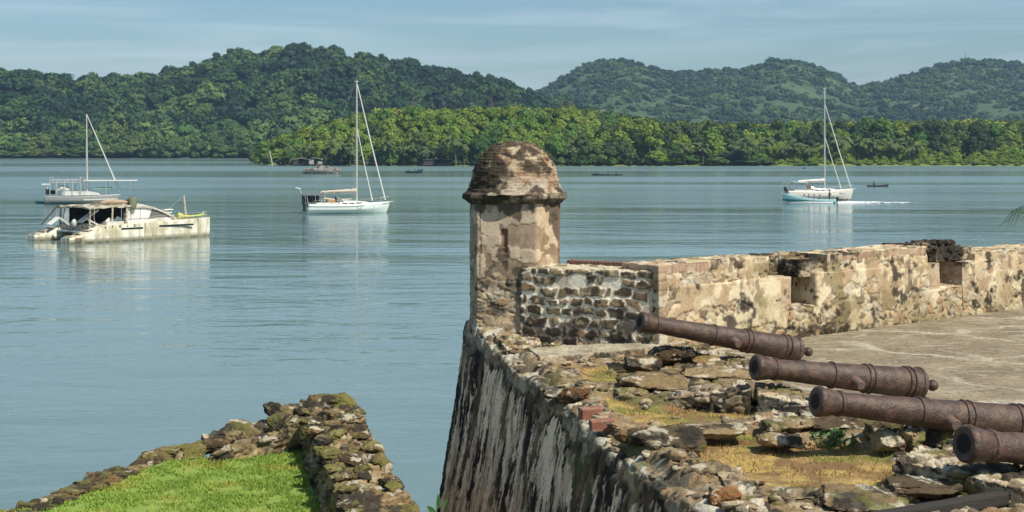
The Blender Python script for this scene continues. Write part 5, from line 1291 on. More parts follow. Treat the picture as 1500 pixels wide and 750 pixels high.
# sapling beside the bastion
e = empty('sapling', (-.80, 14.9, 4.35), 0, 'leafy green sapling growing between the lower wall and the bastion', 'sapling')
mb = MB(); mb.tube([(0, 0, -.4), (.02, 0, .3), (.0, 0, .75), (.02, 0, 1.02)], [.014, .012, .009, .004], 6); mb.tube([(.02, 0, .55), (.06, .02, .75), (.09, .02, .93)], [.007, .006, .003], 5); mb.build('stem', simple('green_stem', (.18, .22, .10), .7), e)
def leafm(base, d, Ln, w_):
    d = Vector(d).normalized(); s = d.cross(Vector((.2, -1, .3))).normalized(); n_ = s.cross(d); b0 = Vector(base); V = []; F = []
    for k in range(7):
        t = k / 6; wd = w_ * math.sin(PI * min(t * .92 + .06, 1)) ** .8; c_ = b0 + d * Ln * t - Vector((0, 0, 1)) * Ln * .12 * t * t
        V += [c_ - s * wd + n_ * wd * .25, c_, c_ + s * wd + n_ * wd * .25]
    for k in range(6):
        i = k * 3; F += [(i, i + 1, i + 4, i + 3), (i + 1, i + 2, i + 5, i + 4)]
    return V, F
GL = simple('glossy_leaf', (.045, .12, .025), .45, scale=10)
for bs, d, Ln, w_ in (((0, 0, .78), (-.55, -.1, .75), .15, .03), ((0, 0, .72), (-.9, -.2, .1), .15, .032), ((.02, 0, .85), (.1, 0, 1), .17, .022), ((.02, 0, .60), (.25, -.1, .6), .16, .045), ((.09, .02, .85), (.3, 0, 1), .13, .014), ((.0, 0, .5), (-.6, -.2, .4), .14, .035), ((.0, 0, .35), (.7, -.2, .5), .14, .035), ((.02, 0, .55), (.35, -.4, -.5), .13, .04)):
    mb = MB(); mb.add(*leafm(bs, d, Ln, w_)); mb.build('leaf', GL, e, smooth=True)
# ================================================================ BOATS
GEL = simple('white_gelcoat', (.72, .72, .70), .35, var=.08, scale=1.2, dirt=(.50, .48, .42), dirtscale=.9)
ALU = simple('mast_aluminium', (.62, .60, .56), .45, .3, var=.15)
SAILC = simple('cream_sailcloth', (.58, .50, .40), .85, var=.2, scale=2)
WSAIL = simple('white_sailcloth', (.72, .71, .67), .8, var=.1, scale=2)
DGL = simple('tinted_window', (.015, .02, .025), .1)
BLK = simple('black_rubber', (.02, .02, .022), .6); ROPE = simple('rigging', (.42, .42, .40), .6)
GREYF = simple('grey_canvas', (.16, .18, .19), .85); ORNG = simple('tan_cushion', (.45, .28, .12), .8); BLUEC = simple('blue_tarp', (.04, .14, .2), .7)
def hull(name, Ln, B, fb, mat, parent, bow=.35, tr=.75, rake=.4, aft_rake=.15, sheer=.25, keel=-.5, full=.62, col=None, stripe=None, boot=(.05, .06, .07), bootz=.08, y0=0.0, dirty=0.0, seed=0, deckcam=.08):
    """hull with its deck edge; x forward, waterline z = 0"""
    nt_, nv = 41, 15; V = []; side = []
    for i in range(nt_):
        t = i / (nt_ - 1)
        hb = B / 2 * min(1, tr + (1 - tr) * math.sin(min(t / .45, 1) * PI / 2)) * (1 - max(0, (t - .45) / .55) ** (2.1 * full + .6)) ** .9 if t > 0 else B / 2 * tr
        zs = fb * (1 + sheer * (t - .35) ** 2 * 2.2 * (1 if t > .35 else .6)); zk = keel * (1 - max(0, (t - .8) / .2) ** 2)
        side.append((t, max(hb, .015), zs, zk))
    for (t, hb, zs, zk) in side:
        for s in (-1, 1):
            for j in range(nv):
                v = j / (nv - 1); z = zk + (zs - zk) * v
                yv = hb * (.12 + .88 * min(1, (v / .62)) ** .55) * (.95 + .05 * v)
                x = -Ln / 2 + Ln * t + rake * max(0, (t - .75) / .25) * v + aft_rake * (1 - min(t / .1, 1)) * (1 - v) * (1 if aft_rake > 0 else 1)
                V.append((x, y0 + s * yv, z))
    V = np.array(V); F = []
    def idx(i, s, j): return i * 2 * nv + s * nv + j
    for i in range(nt_ - 1):
        for j in range(nv - 1):
            F.append((idx(i, 0, j), idx(i + 1, 0, j), idx(i + 1, 0, j + 1), idx(i, 0, j + 1))); F.append((idx(i, 1, j), idx(i, 1, j + 1), idx(i + 1, 1, j + 1), idx(i + 1, 1, j)))
    for j in range(nv - 1): F.append((idx(0, 0, j), idx(0, 0, j + 1), idx(0, 1, j + 1), idx(0, 1, j)))
    for i in range(nt_ - 1): F.append((idx(i, 0, 0), idx(i, 1, 0), idx(i + 1, 1, 0), idx(i + 1, 0, 0)))
    nd = len(V); dk = []
    for i, (t, hb, zs, zk) in enumerate(side):
        a = V[idx(i, 0, nv - 1)]; dk.append((a[0], y0, zs + deckcam * hb))
    V = np.vstack([V, dk])
    for i in range(nt_ - 1):
        F.append((idx(i, 0, nv - 1), idx(i + 1, 0, nv - 1), nd + i + 1, nd + i)); F.append((nd + i, nd + i + 1, idx(i + 1, 1, nv - 1), idx(i, 1, nv - 1)))
    z = V[:, 2]; c = np.tile(col or (.72, .72, .70), (len(V), 1))
    c = np.where((z < bootz)[:, None], np.array(boot), c)
    if stripe:
        zsv = np.concatenate([np.repeat([s_[2] for s_ in side], 2 * nv), [9] * nt_]); f = (zsv - z); c = np.where(((f > stripe[0]) & (f < stripe[1]))[:, None], np.array(stripe[2]), c)
    return raw_mesh(name, V, np.array(F), mat, parent, col=c, smooth=False), side
HM = colmat('painted_hull', rough=.35, var=.06, scale=3, bump=0, spec=.5)
def dirty_hull_mat():
    m, nt, b = newmat('grimy_hull'); N = nt.nodes; L = nt.links
    tc = N.new('ShaderNodeTexCoord'); at = N.new('ShaderNodeAttribute'); at.attribute_name = 'col'
    def tx(scale, st_, det=6):
        mp = N.new('ShaderNodeMapping'); mp.inputs['Scale'].default_value = st_; L.new(tc.outputs['Object'], mp.inputs['Vector']); n = N.new('ShaderNodeTexNoise'); n.inputs['Scale'].default_value = scale; n.inputs['Detail'].default_value = det; L.new(mp.outputs['Vector'], n.inputs['Vector']); return n.outputs['Fac']
    def rr(src, a, b_, d=1):
        n = N.new('ShaderNodeMapRange'); n.inputs['From Min'].default_value = a; n.inputs['From Max'].default_value = b_; n.inputs['To Max'].default_value = d; L.new(src, n.inputs['Value']); return n.outputs['Result']
    def mxx(A, B, f):
        n = N.new('ShaderNodeMix'); n.data_type = 'RGBA'; L.new(A, n.inputs['A']); n.inputs['B'].default_value = (*B, 1); L.new(f, n.inputs['Factor']); return n.outputs['Result']
    c = mxx(at.outputs['Color'], (.40, .34, .20), rr(tx(1.3, (1, 1, .35)), .42, .62, .8)); c = mxx(c, (.20, .17, .09), rr(tx(3.0, (1.4, 1.4, .12)), .56, .68, .75)); c = mxx(c, (.07, .06, .035), rr(tx(5, (1, 1, .5)), .64, .72, .8))
    L.new(c, b.inputs['Base Color']); b.inputs['Roughness'].default_value = .7; return m
GRIMY = dirty_hull_mat()
GRIMP = simple('grimy_gelcoat', (.58, .54, .44), .7, scale=1.6, col2=(.40, .35, .24), dirt=(.14, .12, .075), dirtscale=2.4)

SKC = {}
def person(x, y, z, rz, pose, shirt, shorts, label, group=None, skin=(.16, .085, .05), parent=None):
    """pose: dict of joints; a single skinned body with clothes as children"""
    J = dict(pel=(0, 0, 0), chest=(0, 0, .42), neck=(0, 0, .56), head=(0, 0, .70), crown=(0, 0, .80),
             sl=(0, .19, .50), el=(.05, .25, .24), hl=(.15, .22, .02), sr=(0, -.19, .50), er=(.05, -.25, .24), hr=(.15, -.22, .02),
             kl=(.42, .12, .0), fl=(.42, .12, -.42), tl=(.56, .12, -.44), kr=(.42, -.12, 0), fr=(.42, -.12, -.42), tr=(.56, -.12, -.44)); J.update(pose)
    R = dict(pel=.15, chest=.15, neck=.06, head=.105, crown=.07, sl=.065, el=.045, hl=.045, sr=.065, er=.045, hr=.045, kl=.07, fl=.05, tl=.04, kr=.07, fr=.05, tr=.04)
    E = [('pel', 'chest'), ('chest', 'neck'), ('neck', 'head'), ('head', 'crown'), ('chest', 'sl'), ('sl', 'el'), ('el', 'hl'), ('chest', 'sr'), ('sr', 'er'), ('er', 'hr'), ('pel', 'kl'), ('kl', 'fl'), ('fl', 'tl'), ('pel', 'kr'), ('kr', 'fr'), ('fr', 'tr')]
    def skinned(nm, keys, edges, rad, mat, par):
        key = (nm, tuple(J[k] for k in keys))
        if key in SKC:
            m2 = SKC[key].copy(); m2.materials.clear(); m2.materials.append(mat); o = bpy.data.objects.new(nm, m2); C.objects.link(o); o.parent = par; return o
        ks = list(keys); me = bpy.data.meshes.new(nm); me.from_pydata([J[k] for k in ks], [(ks.index(a), ks.index(b_)) for a, b_ in edges], []); o = bpy.data.objects.new(nm, me); C.objects.link(o)
        md = o.modifiers.new('s', 'SKIN'); 
        for i, k in enumerate(ks): me.skin_vertices[0].data[i].radius = (rad[k], rad[k]); me.skin_vertices[0].data[i].use_root = (i == 0)
        md2 = o.modifiers.new('u', 'SUBSURF'); md2.levels = 1
        dg = bpy.context.evaluated_depsgraph_get(); m2 = bpy.data.meshes.new_from_object(o.evaluated_get(dg)); o.modifiers.clear(); o.data = m2; bpy.data.meshes.remove(me); m2.materials.clear(); m2.materials.append(mat); m2.name = nm; SKC[key] = m2
        m2.polygons.foreach_set('use_smooth', np.ones(len(m2.polygons), bool)); o.parent = par; return o
    e = empty('person', (x, y, z), rz, label, 'person', group)
    skinned('body', J.keys(), E, R, simple('skin', skin, .6), e)
    sh = {k: R[k] + .02 for k in R}; skinned('shirt', ['pel', 'chest', 'sl', 'sr', 'el', 'er'], [('pel', 'chest'), ('chest', 'sl'), ('chest', 'sr'), ('sl', 'el'), ('sr', 'er')], {**sh, 'el': .055, 'er': .055}, simple('shirt_cloth', shirt, .9), e)
    skinned('shorts', ['pel', 'kl', 'kr'], [('pel', 'kl'), ('pel', 'kr')], {'pel': .165, 'kl': .085, 'kr': .085}, simple('shorts_cloth', shorts, .9), e)
    mb = MB(); h_ = Vector(J['head']); mb.lathe([(.112, -.01), (.118, .05), (.09, .11), (.001, .14)], 12, None, h_); mb.build('hair', simple('dark_hair', (.02, .015, .012), .8), e, smooth=True)
    return e

def sailboat(name, loc, rz, Ln, B, fb, mast_x, mast_h, boom_l, label, stripe, coverm, stays, with_arch=True, dark_boot=False, solar=True, hcol=(.66, .74, .71)):
    e = empty(name, (*loc, 0), rz, label, 'sailing boat')
    o, side = hull('hull', Ln, B, fb, HM, e, rake=.55, tr=.78, sheer=.35, stripe=stripe, col=hcol, boot=(.04, .045, .06) if dark_boot else (.42, .56, .53), bootz=.16 if dark_boot else .10, aft_rake=-.5)
    def zs(x): t = (x + Ln / 2) / Ln; return float(np.interp(t, [s[0] for s in side], [s[2] for s in side]))
    # coachroof
    mb = MB(); xs_ = np.linspace(-Ln * .12, Ln * .27, 12)
    pr = []
    for i, x in enumerate(xs_):
        t = i / 11; h_ = .52 * (1 - t) ** .45 * (1 if t > 0 else 1) + .02; w_ = B * .33 * (1 - .55 * t ** 1.6); z = zs(x) - .03
        pr.append([(x, -w_, z), (x + .02, -w_ * .92, z + h_ * .75), (x + .03, -w_ * .6, z + h_ + .04), (x + .03, 0, z + h_ + .09), (x + .03, w_ * .6, z + h_ + .04), (x + .02, w_ * .92, z + h_ * .75), (x, w_, z)])
    V = [v for r_ in pr for v in r_]; F = []
    for i in range(11):
        for j in range(6): F.append((i * 7 + j, (i + 1) * 7 + j, (i + 1) * 7 + j + 1, i * 7 + j + 1))
    F.append(tuple(range(7))); mb.add(V, F); cab = mb.build('cabin', GEL, e)
    for s in (-1, 1):
        for k in range(3):
            x = -Ln * .05 + k * Ln * .09; t = (x + Ln * .12) / (Ln * .39); w_ = B * .33 * (1 - .55 * max(t, 0) ** 1.6) * .965; mb = MB(); mb.box((x, s * (w_ + .01), zs(x) + .20 * (1 - t * .4)), (.75, .03, .13), rz=-s * .07 * k); mb.build('window', DGL, cab)
    # cockpit coaming and seats, wheel
    mb = MB()
    for s in (-1, 1): mb.box((-Ln * .27, s * B * .30, fb + .16), (Ln * .28, .16, .34)); 
    mb.box((-Ln * .27, 0, fb + .03), (Ln * .26, B * .5, .06)); mb.build('cockpit', GEL, e)
    mb = MB()
    for k in range(16):
        a = k * PI / 8; a2 = a + PI / 8; mb.tube([(-Ln * .36, .42 * math.cos(a), fb + .75 + .42 * math.sin(a)), (-Ln * .36, .42 * math.cos(a2), fb + .75 + .42 * math.sin(a2))], .02, 5)
    mb.tube([(-Ln * .35, 0, fb), (-Ln * .36, 0, fb + .8)], [.12, .07], 8); mb.build('steering_wheel', ALU, e)
    # spray hood
    mb = MB(); V = []; F = []
    for i in range(6):
        for j in range(9):
            a = PI * j / 8; x = -Ln * .13 + .9 * i / 5 - .2; h_ = (.62 - .55 * (i / 5) ** 2) if i else .62; V.append((x, B * .29 * math.cos(a), fb + .42 + h_ * math.sin(a) ** .6 + .02))
    for i in range(5):
        for j in range(8): F.append((i * 9 + j, (i + 1) * 9 + j, (i + 1) * 9 + j + 1, i * 9 + j + 1))
    mb.add(V, F); o = mb.build('spray_hood', coverm if not solar else GREYF, e); sm = o.modifiers.new('t', 'SOLIDIFY'); sm.thickness = .04
    # mast with spreaders
    zd = zs(mast_x) + .35; mb = MB(); mb.tube([(mast_x, 0, zd - .4), (mast_x, 0, mast_h)], [.13, .10], 10); ms = mb.build('mast', ALU, e, smooth=True)
    for f in (.42, .70):
        mb = MB(); z = zd + (mast_h - zd) * f; mb.tube([(mast_x - .1, -B * .26 * (1.25 - f), z + .03), (mast_x, 0, z), (mast_x - .1, B * .26 * (1.25 - f), z + .03)], .035, 5); mb.build('spreader', ALU, ms)
    mb = MB(); mb.tube([(mast_x - .3, 0, mast_h + .1), (mast_x + .25, 0, mast_h + .1)], .03, 5); mb.tube([(mast_x, 0, mast_h), (mast_x, 0, mast_h + .7)], .02, 4); mb.box((mast_x + .1, 0, mast_h + .12), (.3, .12, .12)); mb.build('masthead', ALU, ms)
    mb = MB(); zb = fb + 1.55; mb.tube([(mast_x - .1, 0, zb), (mast_x - boom_l, 0, zb + .05)], .08, 8); bm_ = mb.build('boom', ALU, e, smooth=True)
    mb = MB(); n = 14; pts = []; rs = []
    for k in range(n):
        t = k / (n - 1); pts.append((mast_x - .05 - boom_l * .97 * t, 0, zb + .17 + .16 * (1 - t))); rs.append(.30 * (1 - .55 * t) * (.92 + .1 * math.sin(k * 2.1)))
    mb.tube(pts, rs, 10); sc_ = mb.build('sail_cover', coverm, bm_, smooth=True)
    # stays: (x at deck, z at deck, z at mast, radius)
    for (xd, zdk, zm, r) in stays:
        mb = MB(); mb.tube([(mast_x + .1, 0, zm), ((mast_x + xd) / 2, 0, (zm + zdk) / 2 - .05), (xd, 0, zdk)], [r * .75, r, r * 1.15], 7); mb.build('furled_sail', WSAIL, e, smooth=True)
        mb = MB(); mb.lathe([(.0, 0), (.14, 0), (.14, .12), (.0, .12)], 10, None, (xd, 0, zdk - .15)); mb.build('furler_drum', BLK, e)
    for s in (-1, 1):
        mb = MB(); zr = zs(mast_x); z1 = zd + (mast_h - zd) * .42; mb.tube([(mast_x - .15, s * B * .45, zr), (mast_x - .1, s * B * .22, z1), (mast_x, 0, mast_h - .3)], .012, 4); mb.tube([(mast_x - .5, s * B * .45, zr), (mast_x, 0, z1)], .01, 4); mb.build('shroud', ROPE, e)
    mb = MB(); mb.tube([(-Ln / 2 + .1, 0, fb + .2), (mast_x - .2, 0, mast_h)], .012, 4); mb.build('backstay', ROPE, e)
    # rails
    mb = MB()
    for s in (-1, 1):
        prev = None
        for k in range(11):
            t = .06 + .9 * k / 10; i = int(t * 40); hb = side[i][1] * .95; x = -Ln / 2 + Ln * t; p = Vector((x, s * hb, side[i][2])); mb.tube([p, p + Vector((0, 0, .6))], .014, 4)
            if prev is not None: mb.tube([prev + Vector((0, 0, .6)), p + Vector((0, 0, .6))], .01, 4)
            prev = p
    mb.build('railing', ALU, e)
    mb = MB(); xb = Ln / 2 + .25; mb.tube([(xb - 1.1, -.42, fb * 1.25), (xb - 1.0, -.4, fb * 1.25 + .65), (xb + .1, 0, fb * 1.25 + .7), (xb - 1.0, .4, fb * 1.25 + .65), (xb - 1.1, .42, fb * 1.25)], .03, 6); mb.build('pulpit', ALU, e)
    mb = MB(); mb.box((xb + .25, 0, fb * 1.28), (.9, .22, .09), M=Matrix.Rotation(-.12, 3, 'Y')); mb.build('bowsprit', GEL, e)
    if with_arch:
        mb = MB()
        for s in (-1, 1): mb.tube([(-Ln / 2 - .05, s * B * .33, fb * .9), (-Ln / 2 - .35, s * B * .33, fb + 1.35), (-Ln / 2 + .2, s * B * .30, fb + 1.5)], .035, 6)
        mb.tube([(-Ln / 2 - .35, -B * .33, fb + 1.35), (-Ln / 2 - .35, B * .33, fb + 1.35)], .03, 6); mb.tube([(-Ln / 2 - .2, -B * .33, fb + .75), (-Ln / 2 - .2, B * .33, fb + .75)], .025, 6); mb.build('stern_arch', ALU, e)
    return e, fb, zs

# --- sloop moored in the middle of the bay
d3 = 191.0; x3 = (509 - 750) / FPX * d3
e, fb, zs = sailboat('sailboat', (x3, d3), math.radians(16), 10.6, 3.5, 1.15, 1.25, 17.6, 4.9, 'white sloop with a beige covered boom and green waterline moored mid bay', (.16, .25, (.10, .18, .17)), SAILC, [(5.15, 1.7, 17.2, .085), (3.4, 1.6, 11.2, .07)])
mb = MB(); mb.box((-4.6, 0, 2.62), (3.1, 2.7, .07)); bi = mb.build('bimini', GREYF, e)
for s in (-1, 1):
    for xk in (-5.9, -4.5, -3.2):
        mb = MB(); mb.tube([(xk * .9 - .4, s * 1.25, 1.2), (xk, s * 1.3, 2.6)], .025, 5); mb.build('pole', ALU, bi)
mb = MB(); mb.box((-4.7, 1.34, 1.9), (2.2, .03, .9)); mb.box((-5.95, .2, 1.85), (.03, 2.1, .95)); mb.build('side_screen', simple('dark_mesh', (.05, .06, .065), .8), bi)
mb = MB(); mb.tube([(-6.0, .9, 2.6), (-6.35, .9, 3.35)], .035, 6); mb.box((-6.5, .9, 3.38), (.75, .16, .12), M=Matrix.Rotation(.2, 3, 'Y')); mb.build('wind_generator', WSAIL, e)
for y_ in (-.8, .5):
    mb = MB(); mb.box((-5.75, y_, 1.35), (.42, .34, .55)); mb.box((-5.8, y_, .75), (.16, .16, .9)); mb.lathe([(0, 0), (.16, .03), (.16, .1), (0, .12)], 8, None, (-5.85, y_, .28)); o = mb.build('outboard_motor', BLK, e)
mb = MB(); mb.box((-2.2, .3, 1.55), (1.1, 1.6, .55), M=Matrix.Rotation(.1, 3, 'Y')); mb.box((-1.3, -.6, 1.6), (.6, .5, .5)); mb.build('cushion', ORNG, e)
mb = MB(); mb.tube([(-3.6, -.4, 2.1), (-1.6, .0, 1.75), (.6, .1, 1.9)], [.1, .16, .06], 7); mb.build('folded_awning', SAILC, e)
mb = MB(); mb.tube([(3.55, -1.28, 1.0), (3.3, -1.42, .65), (3.2, -1.42, .25)], .03, 5); mb.build('mooring_line', ROPE, e)
mb = MB(); mb.tube([(1.0, -1.62, .95), (1.25, -1.74, .62), (1.7, -1.66, .95)], .035, 5); mb.build('fender_line', ROPE, e)

# --- right hand sloop
d4 = 237.0; x4 = (1199 - 750) / FPX * d4
e, fb, zs = sailboat('sailboat', (x4, d4), math.radians(6), 11.0, 3.7, 1.45, 1.05, 18.4, 4.6, 'pale grey sloop with a white folded mainsail behind the turquoise launch', (.62, .68, (.25, .26, .27)), WSAIL, [(5.55, 2.0, 15.8, .085), (3.9, 1.85, 10.4, .07)], dark_boot=True, solar=False, hcol=(.66, .63, .57))
mb = MB(); mb.box((-3.4, 0, 3.0), (2.6, 2.7, .06), M=Matrix.Rotation(.06, 3, 'Y')); bi = mb.build('bimini', WSAIL, e)
for s in (-1, 1):
    for xk in (-4.5, -2.3):
        mb = MB(); mb.tube([(xk - .2, s * 1.25, 1.5), (xk, s * 1.3, 2.95)], .025, 5); mb.build('pole', ALU, bi)
mb = MB(); mb.box((-1.7, -.6, 2.15), (.9, .5, .75)); mb.build('cushion', simple('brown_canvas', (.16, .12, .09), .9), e)
mb = MB(); mb.box((-5.55, .4, 1.9), (.4, .5, .6)); mb.box((-5.6, -.9, 1.6), (.35, .35, .5)); mb.build('stern_gear', BLK, e)
for k in range(4):
    mb = MB(); mb.box((3.15 + k * .16, -1.23 + k * .03, 1.22), (.10, .02, .07), rz=.17); mb.build('name_mark', BLK, e)

# --- big derelict catamaran
ang = math.radians(48); cx, cy = P(95, 357); bx, by = P(306, 345)
L_ = 16.1; org = Vector((cx, cy, 0)) + Vector((math.cos(ang), math.sin(ang), 0)) * L_ / 2
CE = empty('catamaran', (org.x, org.y, 0), ang, 'large grimy derelict catamaran with a torn open cockpit', 'catamaran')
W_ = 6.2
def cat_hull(y0, nm='hull'):
    """boxy narrow hull with a plumb bow and a stepped sugar-scoop stern"""
    nt_ = 60; V = []; rings_ = []
    for i in range(nt_):
        t = i / (nt_ - 1); x = -L_ / 2 + L_ * t
        hw = .80 * (1 - max(0, (t - .55) / .45) ** 2.2 * .93)
        if t < .03: zt = .55
        elif t < .24: zt = .55 + (1.50 - .55) * (t - .03) / .21
        else: zt = 1.50 + .36 * ((t - .24) / .76)
        xa = x
        zk = -.45 * (1 - max(0, (t - .9) / .1) ** 2 * .7)
        k = .62 if t > .1 else .62
        rings_.append([(xa, y0 - hw * .35, zk), (xa, y0 - hw * .85, 0), (xa, y0 - hw, .35 + .1 * t), (xa + .02, y0 - hw, zt * .72), (xa + .03, y0 - hw * .93, zt - .05), (xa + .03, y0 - hw * .80, zt), (xa + .03, y0 + hw * .80, zt), (xa + .03, y0 + hw * .93, zt - .05), (xa + .02, y0 + hw, zt * .72), (xa, y0 + hw, .35 + .1 * t), (xa, y0 + hw * .85, 0), (xa, y0 + hw * .35, zk)])
    n = 12; V = [v for r in rings_ for v in r]; F = []
    for i in range(nt_ - 1):
        for j in range(n): F.append((i * n + j, i * n + (j + 1) % n, (i + 1) * n + (j + 1) % n, (i + 1) * n + j))
    F = [f[::-1] for f in F]; F.append(tuple(range(n))); F.append(tuple((nt_ - 1) * n + j for j in range(n - 1, -1, -1)))
    V = np.array(V); z = V[:, 2]; c = np.tile((.74, .71, .60), (len(V), 1)); c = np.where((z < .05)[:, None], np.array((.10, .08, .035)), c); nf = fbm(V, 1.5, 3, 8)[:, None]; c = c * (.85 + .3 * nf)
    return raw_mesh(nm, V, F, GRIMY, CE, col=c, smooth=False)
h1 = cat_hull(0.0); h2 = cat_hull(W_)
for y0, par in ((0, h1), (W_, h2)):
    s = -1 if y0 == 0 else 1
    for (xa, xb, z) in ((-2.6, -.2, 1.16), (1.6, 5.6, 1.26)):
        mb = MB(); mb.box(((xa + xb) / 2, y0 + s * .785, z), (xb - xa, .06, .17)); mb.build('hull_window', DGL, par)
    mb = MB(); mb.box((-L_ / 2 + .95, y0 - .805, .36), (.7, .03, .3)); mb.build('stern_hatch', simple('worn_wood', (.22, .15, .09), .9), par) if y0 == 0 else None
    for k, (xx_, zz_) in enumerate(((-L_ / 2 + .6, .62), (-L_ / 2 + 1.5, .86), (-L_ / 2 + 2.4, 1.10))):
        mb = MB(); mb.box((xx_, y0, zz_), (.7, 1.2, .12)); mb.build('transom_step', GRIMP, par)
    mb = MB()
    for k in range(7): mb.box((-4.3 + k * .55 + (k % 3) * .2, y0 + s * .79, 1.42), (.06, .03, .22 + .05 * (k % 2)))
    mb.build('drip_stain', BLK, par)
mb = MB(); mb.prism([(-4.6, .75), (5.0, .95), (5.4, 1.35), (5.0, 1.85), (-2.0, 1.62), (-5.3, 1.5)], .7, W_ - .7); mb.build('bridge_deck', GRIMP, CE)
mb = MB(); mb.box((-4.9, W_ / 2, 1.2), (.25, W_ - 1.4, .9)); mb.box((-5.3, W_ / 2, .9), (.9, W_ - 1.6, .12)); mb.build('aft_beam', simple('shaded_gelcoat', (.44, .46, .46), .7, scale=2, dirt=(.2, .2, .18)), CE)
# cabin with a long curved roof
prf = [(-1.2, 3.35), (-.2, 3.45), (1.0, 3.40), (2.2, 3.12), (3.2, 2.75), (4.0, 2.35), (4.5, 1.95)]
V = []; F = []
for (x, z) in prf:
    for k in range(9):
        u = -1 + 2 * k / 8; V.append((x, W_ / 2 + u * 2.75, z - .22 * abs(u) ** 3))
n = 9
for i in range(len(prf) - 1):
    for k in range(8): F.append((i * n + k, (i + 1) * n + k, (i + 1) * n + k + 1, i * n + k + 1))
mb = MB(); mb.add(V, F); rf = mb.build('cabin_roof', simple('pale_gelcoat', (.66, .62, .54), .6, scale=2, dirt=(.36, .30, .2)), CE); sm = rf.modifiers.new('t', 'SOLIDIFY'); sm.thickness = .16; sm.offset = -1
mb = MB(); mb.prism([(-1.0, 1.6), (4.3, 1.75), (4.4, 1.98), (3.8, 2.25), (3.0, 2.62), (2.1, 2.97), (.9, 3.22), (-.9, 3.25), (-1.35, 2.4)], .55, W_ - .55); cb = mb.build('cabin', GEL, CE)
for s, yy_ in ((-1, .54), (1, W_ - .54)):
    mb = MB(); mb.prism([(1.35, 2.02), (4.0, 2.02), (3.2, 2.50), (2.2, 2.86), (1.7, 2.92)], yy_ - .012, yy_ + .012); mb.build('window', simple('dusty_window', (.16, .15, .14), .4), cb)
# cockpit canopy: sagging hard top on posts, clutter beneath
mb = MB(); V = []; F = []
for i in range(10):
    for k in range(7):
        x = -5.4 + 4.9 * i / 9; u = -1 + 2 * k / 6; V.append((x, W_ / 2 + u * 2.85, 3.40 - .12 * u * u - .10 * (i < 2) + .05 * math.sin(i * 1.7 + k)))
for i in range(9):
    for k in range(6): F.append((i * 7 + k, (i + 1) * 7 + k, (i + 1) * 7 + k + 1, i * 7 + k + 1))
mb.add(V, F); tp = mb.build('hard_top', GRIMP, CE); sm = tp.modifiers.new('t', 'SOLIDIFY'); sm.thickness = .14
for (x, y_) in ((-5.2, .5), (-5.2, W_ - .5), (-2.9, .35), (-2.9, W_ - .35), (-1.3, .4), (-1.3, W_ - .4)):
    mb = MB(); mb.tube([(x, y_, 1.4), (x + .1, y_, 3.35)], [.10, .08], 8); mb.build('post', GRIMP, tp)
mb = MB(); mb.tube([(-7.0, W_ - .2, 1.5), (-5.3, W_ - .3, 3.3)], .07, 6); mb.tube([(-5.6, W_ / 2 + 1.6, 1.6), (-5.2, W_ / 2 + 1.6, 3.3)], .04, 6); mb.build('davit', BLK, CE)
DKI = simple('dark_interior', (.025, .023, .02), .95)  # near black colour stands in for the shade inside the cockpit
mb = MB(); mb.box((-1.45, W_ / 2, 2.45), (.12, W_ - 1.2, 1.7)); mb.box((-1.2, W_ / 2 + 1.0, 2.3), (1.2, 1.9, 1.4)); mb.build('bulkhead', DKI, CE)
mb = MB(); mb.box((-2.9, W_ - .75, 2.45), (2.9, .1, 1.65)); mb.box((-3.2, W_ - 1.4, 1.95), (2.0, .8, .6)); mb.build('shade_backing', DKI, CE)  # added dark sheets so the view through the cockpit reads as shade
for i, (c_, d_, M_) in enumerate((((-4.3, 2.2, 2.35), (2.1, .8, .16), Matrix.Rotation(-.55, 3, 'Y')), ((-5.7, 3.9, 1.75), (1.4, .3, .12), Matrix.Rotation(.6, 3, 'Y')), ((-4.4, 1.1, 1.75), (1.3, .3, .14), Matrix.Rotation(.5, 3, 'Y')), ((-6.2, W_ - 1.0, 1.85), (1.2, .8, .08), Matrix.Rotation(-.6, 3, 'Y')))):
    mb = MB(); mb.box(c_, d_, M=M_); o = mb.build('broken_panel', GEL, None); tag(o, ['white loose panel tilted up in the middle of the wrecked cockpit', 'short white board sagging at the far side of the wrecked cockpit', 'white board slanting over the near cockpit seat', 'pale torn sheet hanging at the back of the wrecked cockpit'][i], 'panel'); o.matrix_world = CE.matrix_basis @ Matrix.Identity(4)
    o.location = CE.location; o.rotation_euler = (0, 0, ang)
JUNK = [simple('junk_tan', (.42, .33, .22), .9), simple('junk_olive', (.16, .17, .10), .9), simple('junk_white', (.6, .6, .57), .8), simple('junk_brown', (.20, .13, .08), .9), simple('junk_blue', (.10, .16, .19), .8)]
def cl_(nm, lb, cat, mat, fn):
    mb = MB(); fn(mb); o = mb.build(nm, mat, None, smooth=True); o.location = CE.location; o.rotation_euler = (0, 0, ang); tag(o, lb, cat); return o
cl_('sail_bundle', 'tan rolled sail bundle lying on the catamaran hard top', 'sail bundle', JUNK[0], lambda mb: mb.tube([(-3.6, 1.2, 3.62), (-2.6, 1.6, 3.68), (-1.2, 1.3, 3.62), (-.6, 1.2, 3.56)], [.10, .2, .22, .1], 9))
cl_('plank', 'long brown plank on top of the catamaran hard top', 'plank', JUNK[3], lambda mb: mb.box((-2.4, 2.2, 3.62), (3.4, .5, .12), rz=.1))
cl_('plank', 'pale board stacked over the brown plank on the hard top', 'plank', JUNK[2], lambda mb: mb.box((-2.6, 3.0, 3.86), (3.6, .6, .07), rz=-.05))
cl_('tarpaulin', 'olive tarpaulin heaped on the front edge of the hard top', 'tarpaulin', JUNK[1], lambda mb: mb.tube([(-.6, .3, 2.95), (-.55, .4, 3.3), (-.35, .7, 3.75), (-.2, 1.3, 3.7), (-.3, 2.0, 3.5)], [.22, .36, .42, .36, .15], 10))
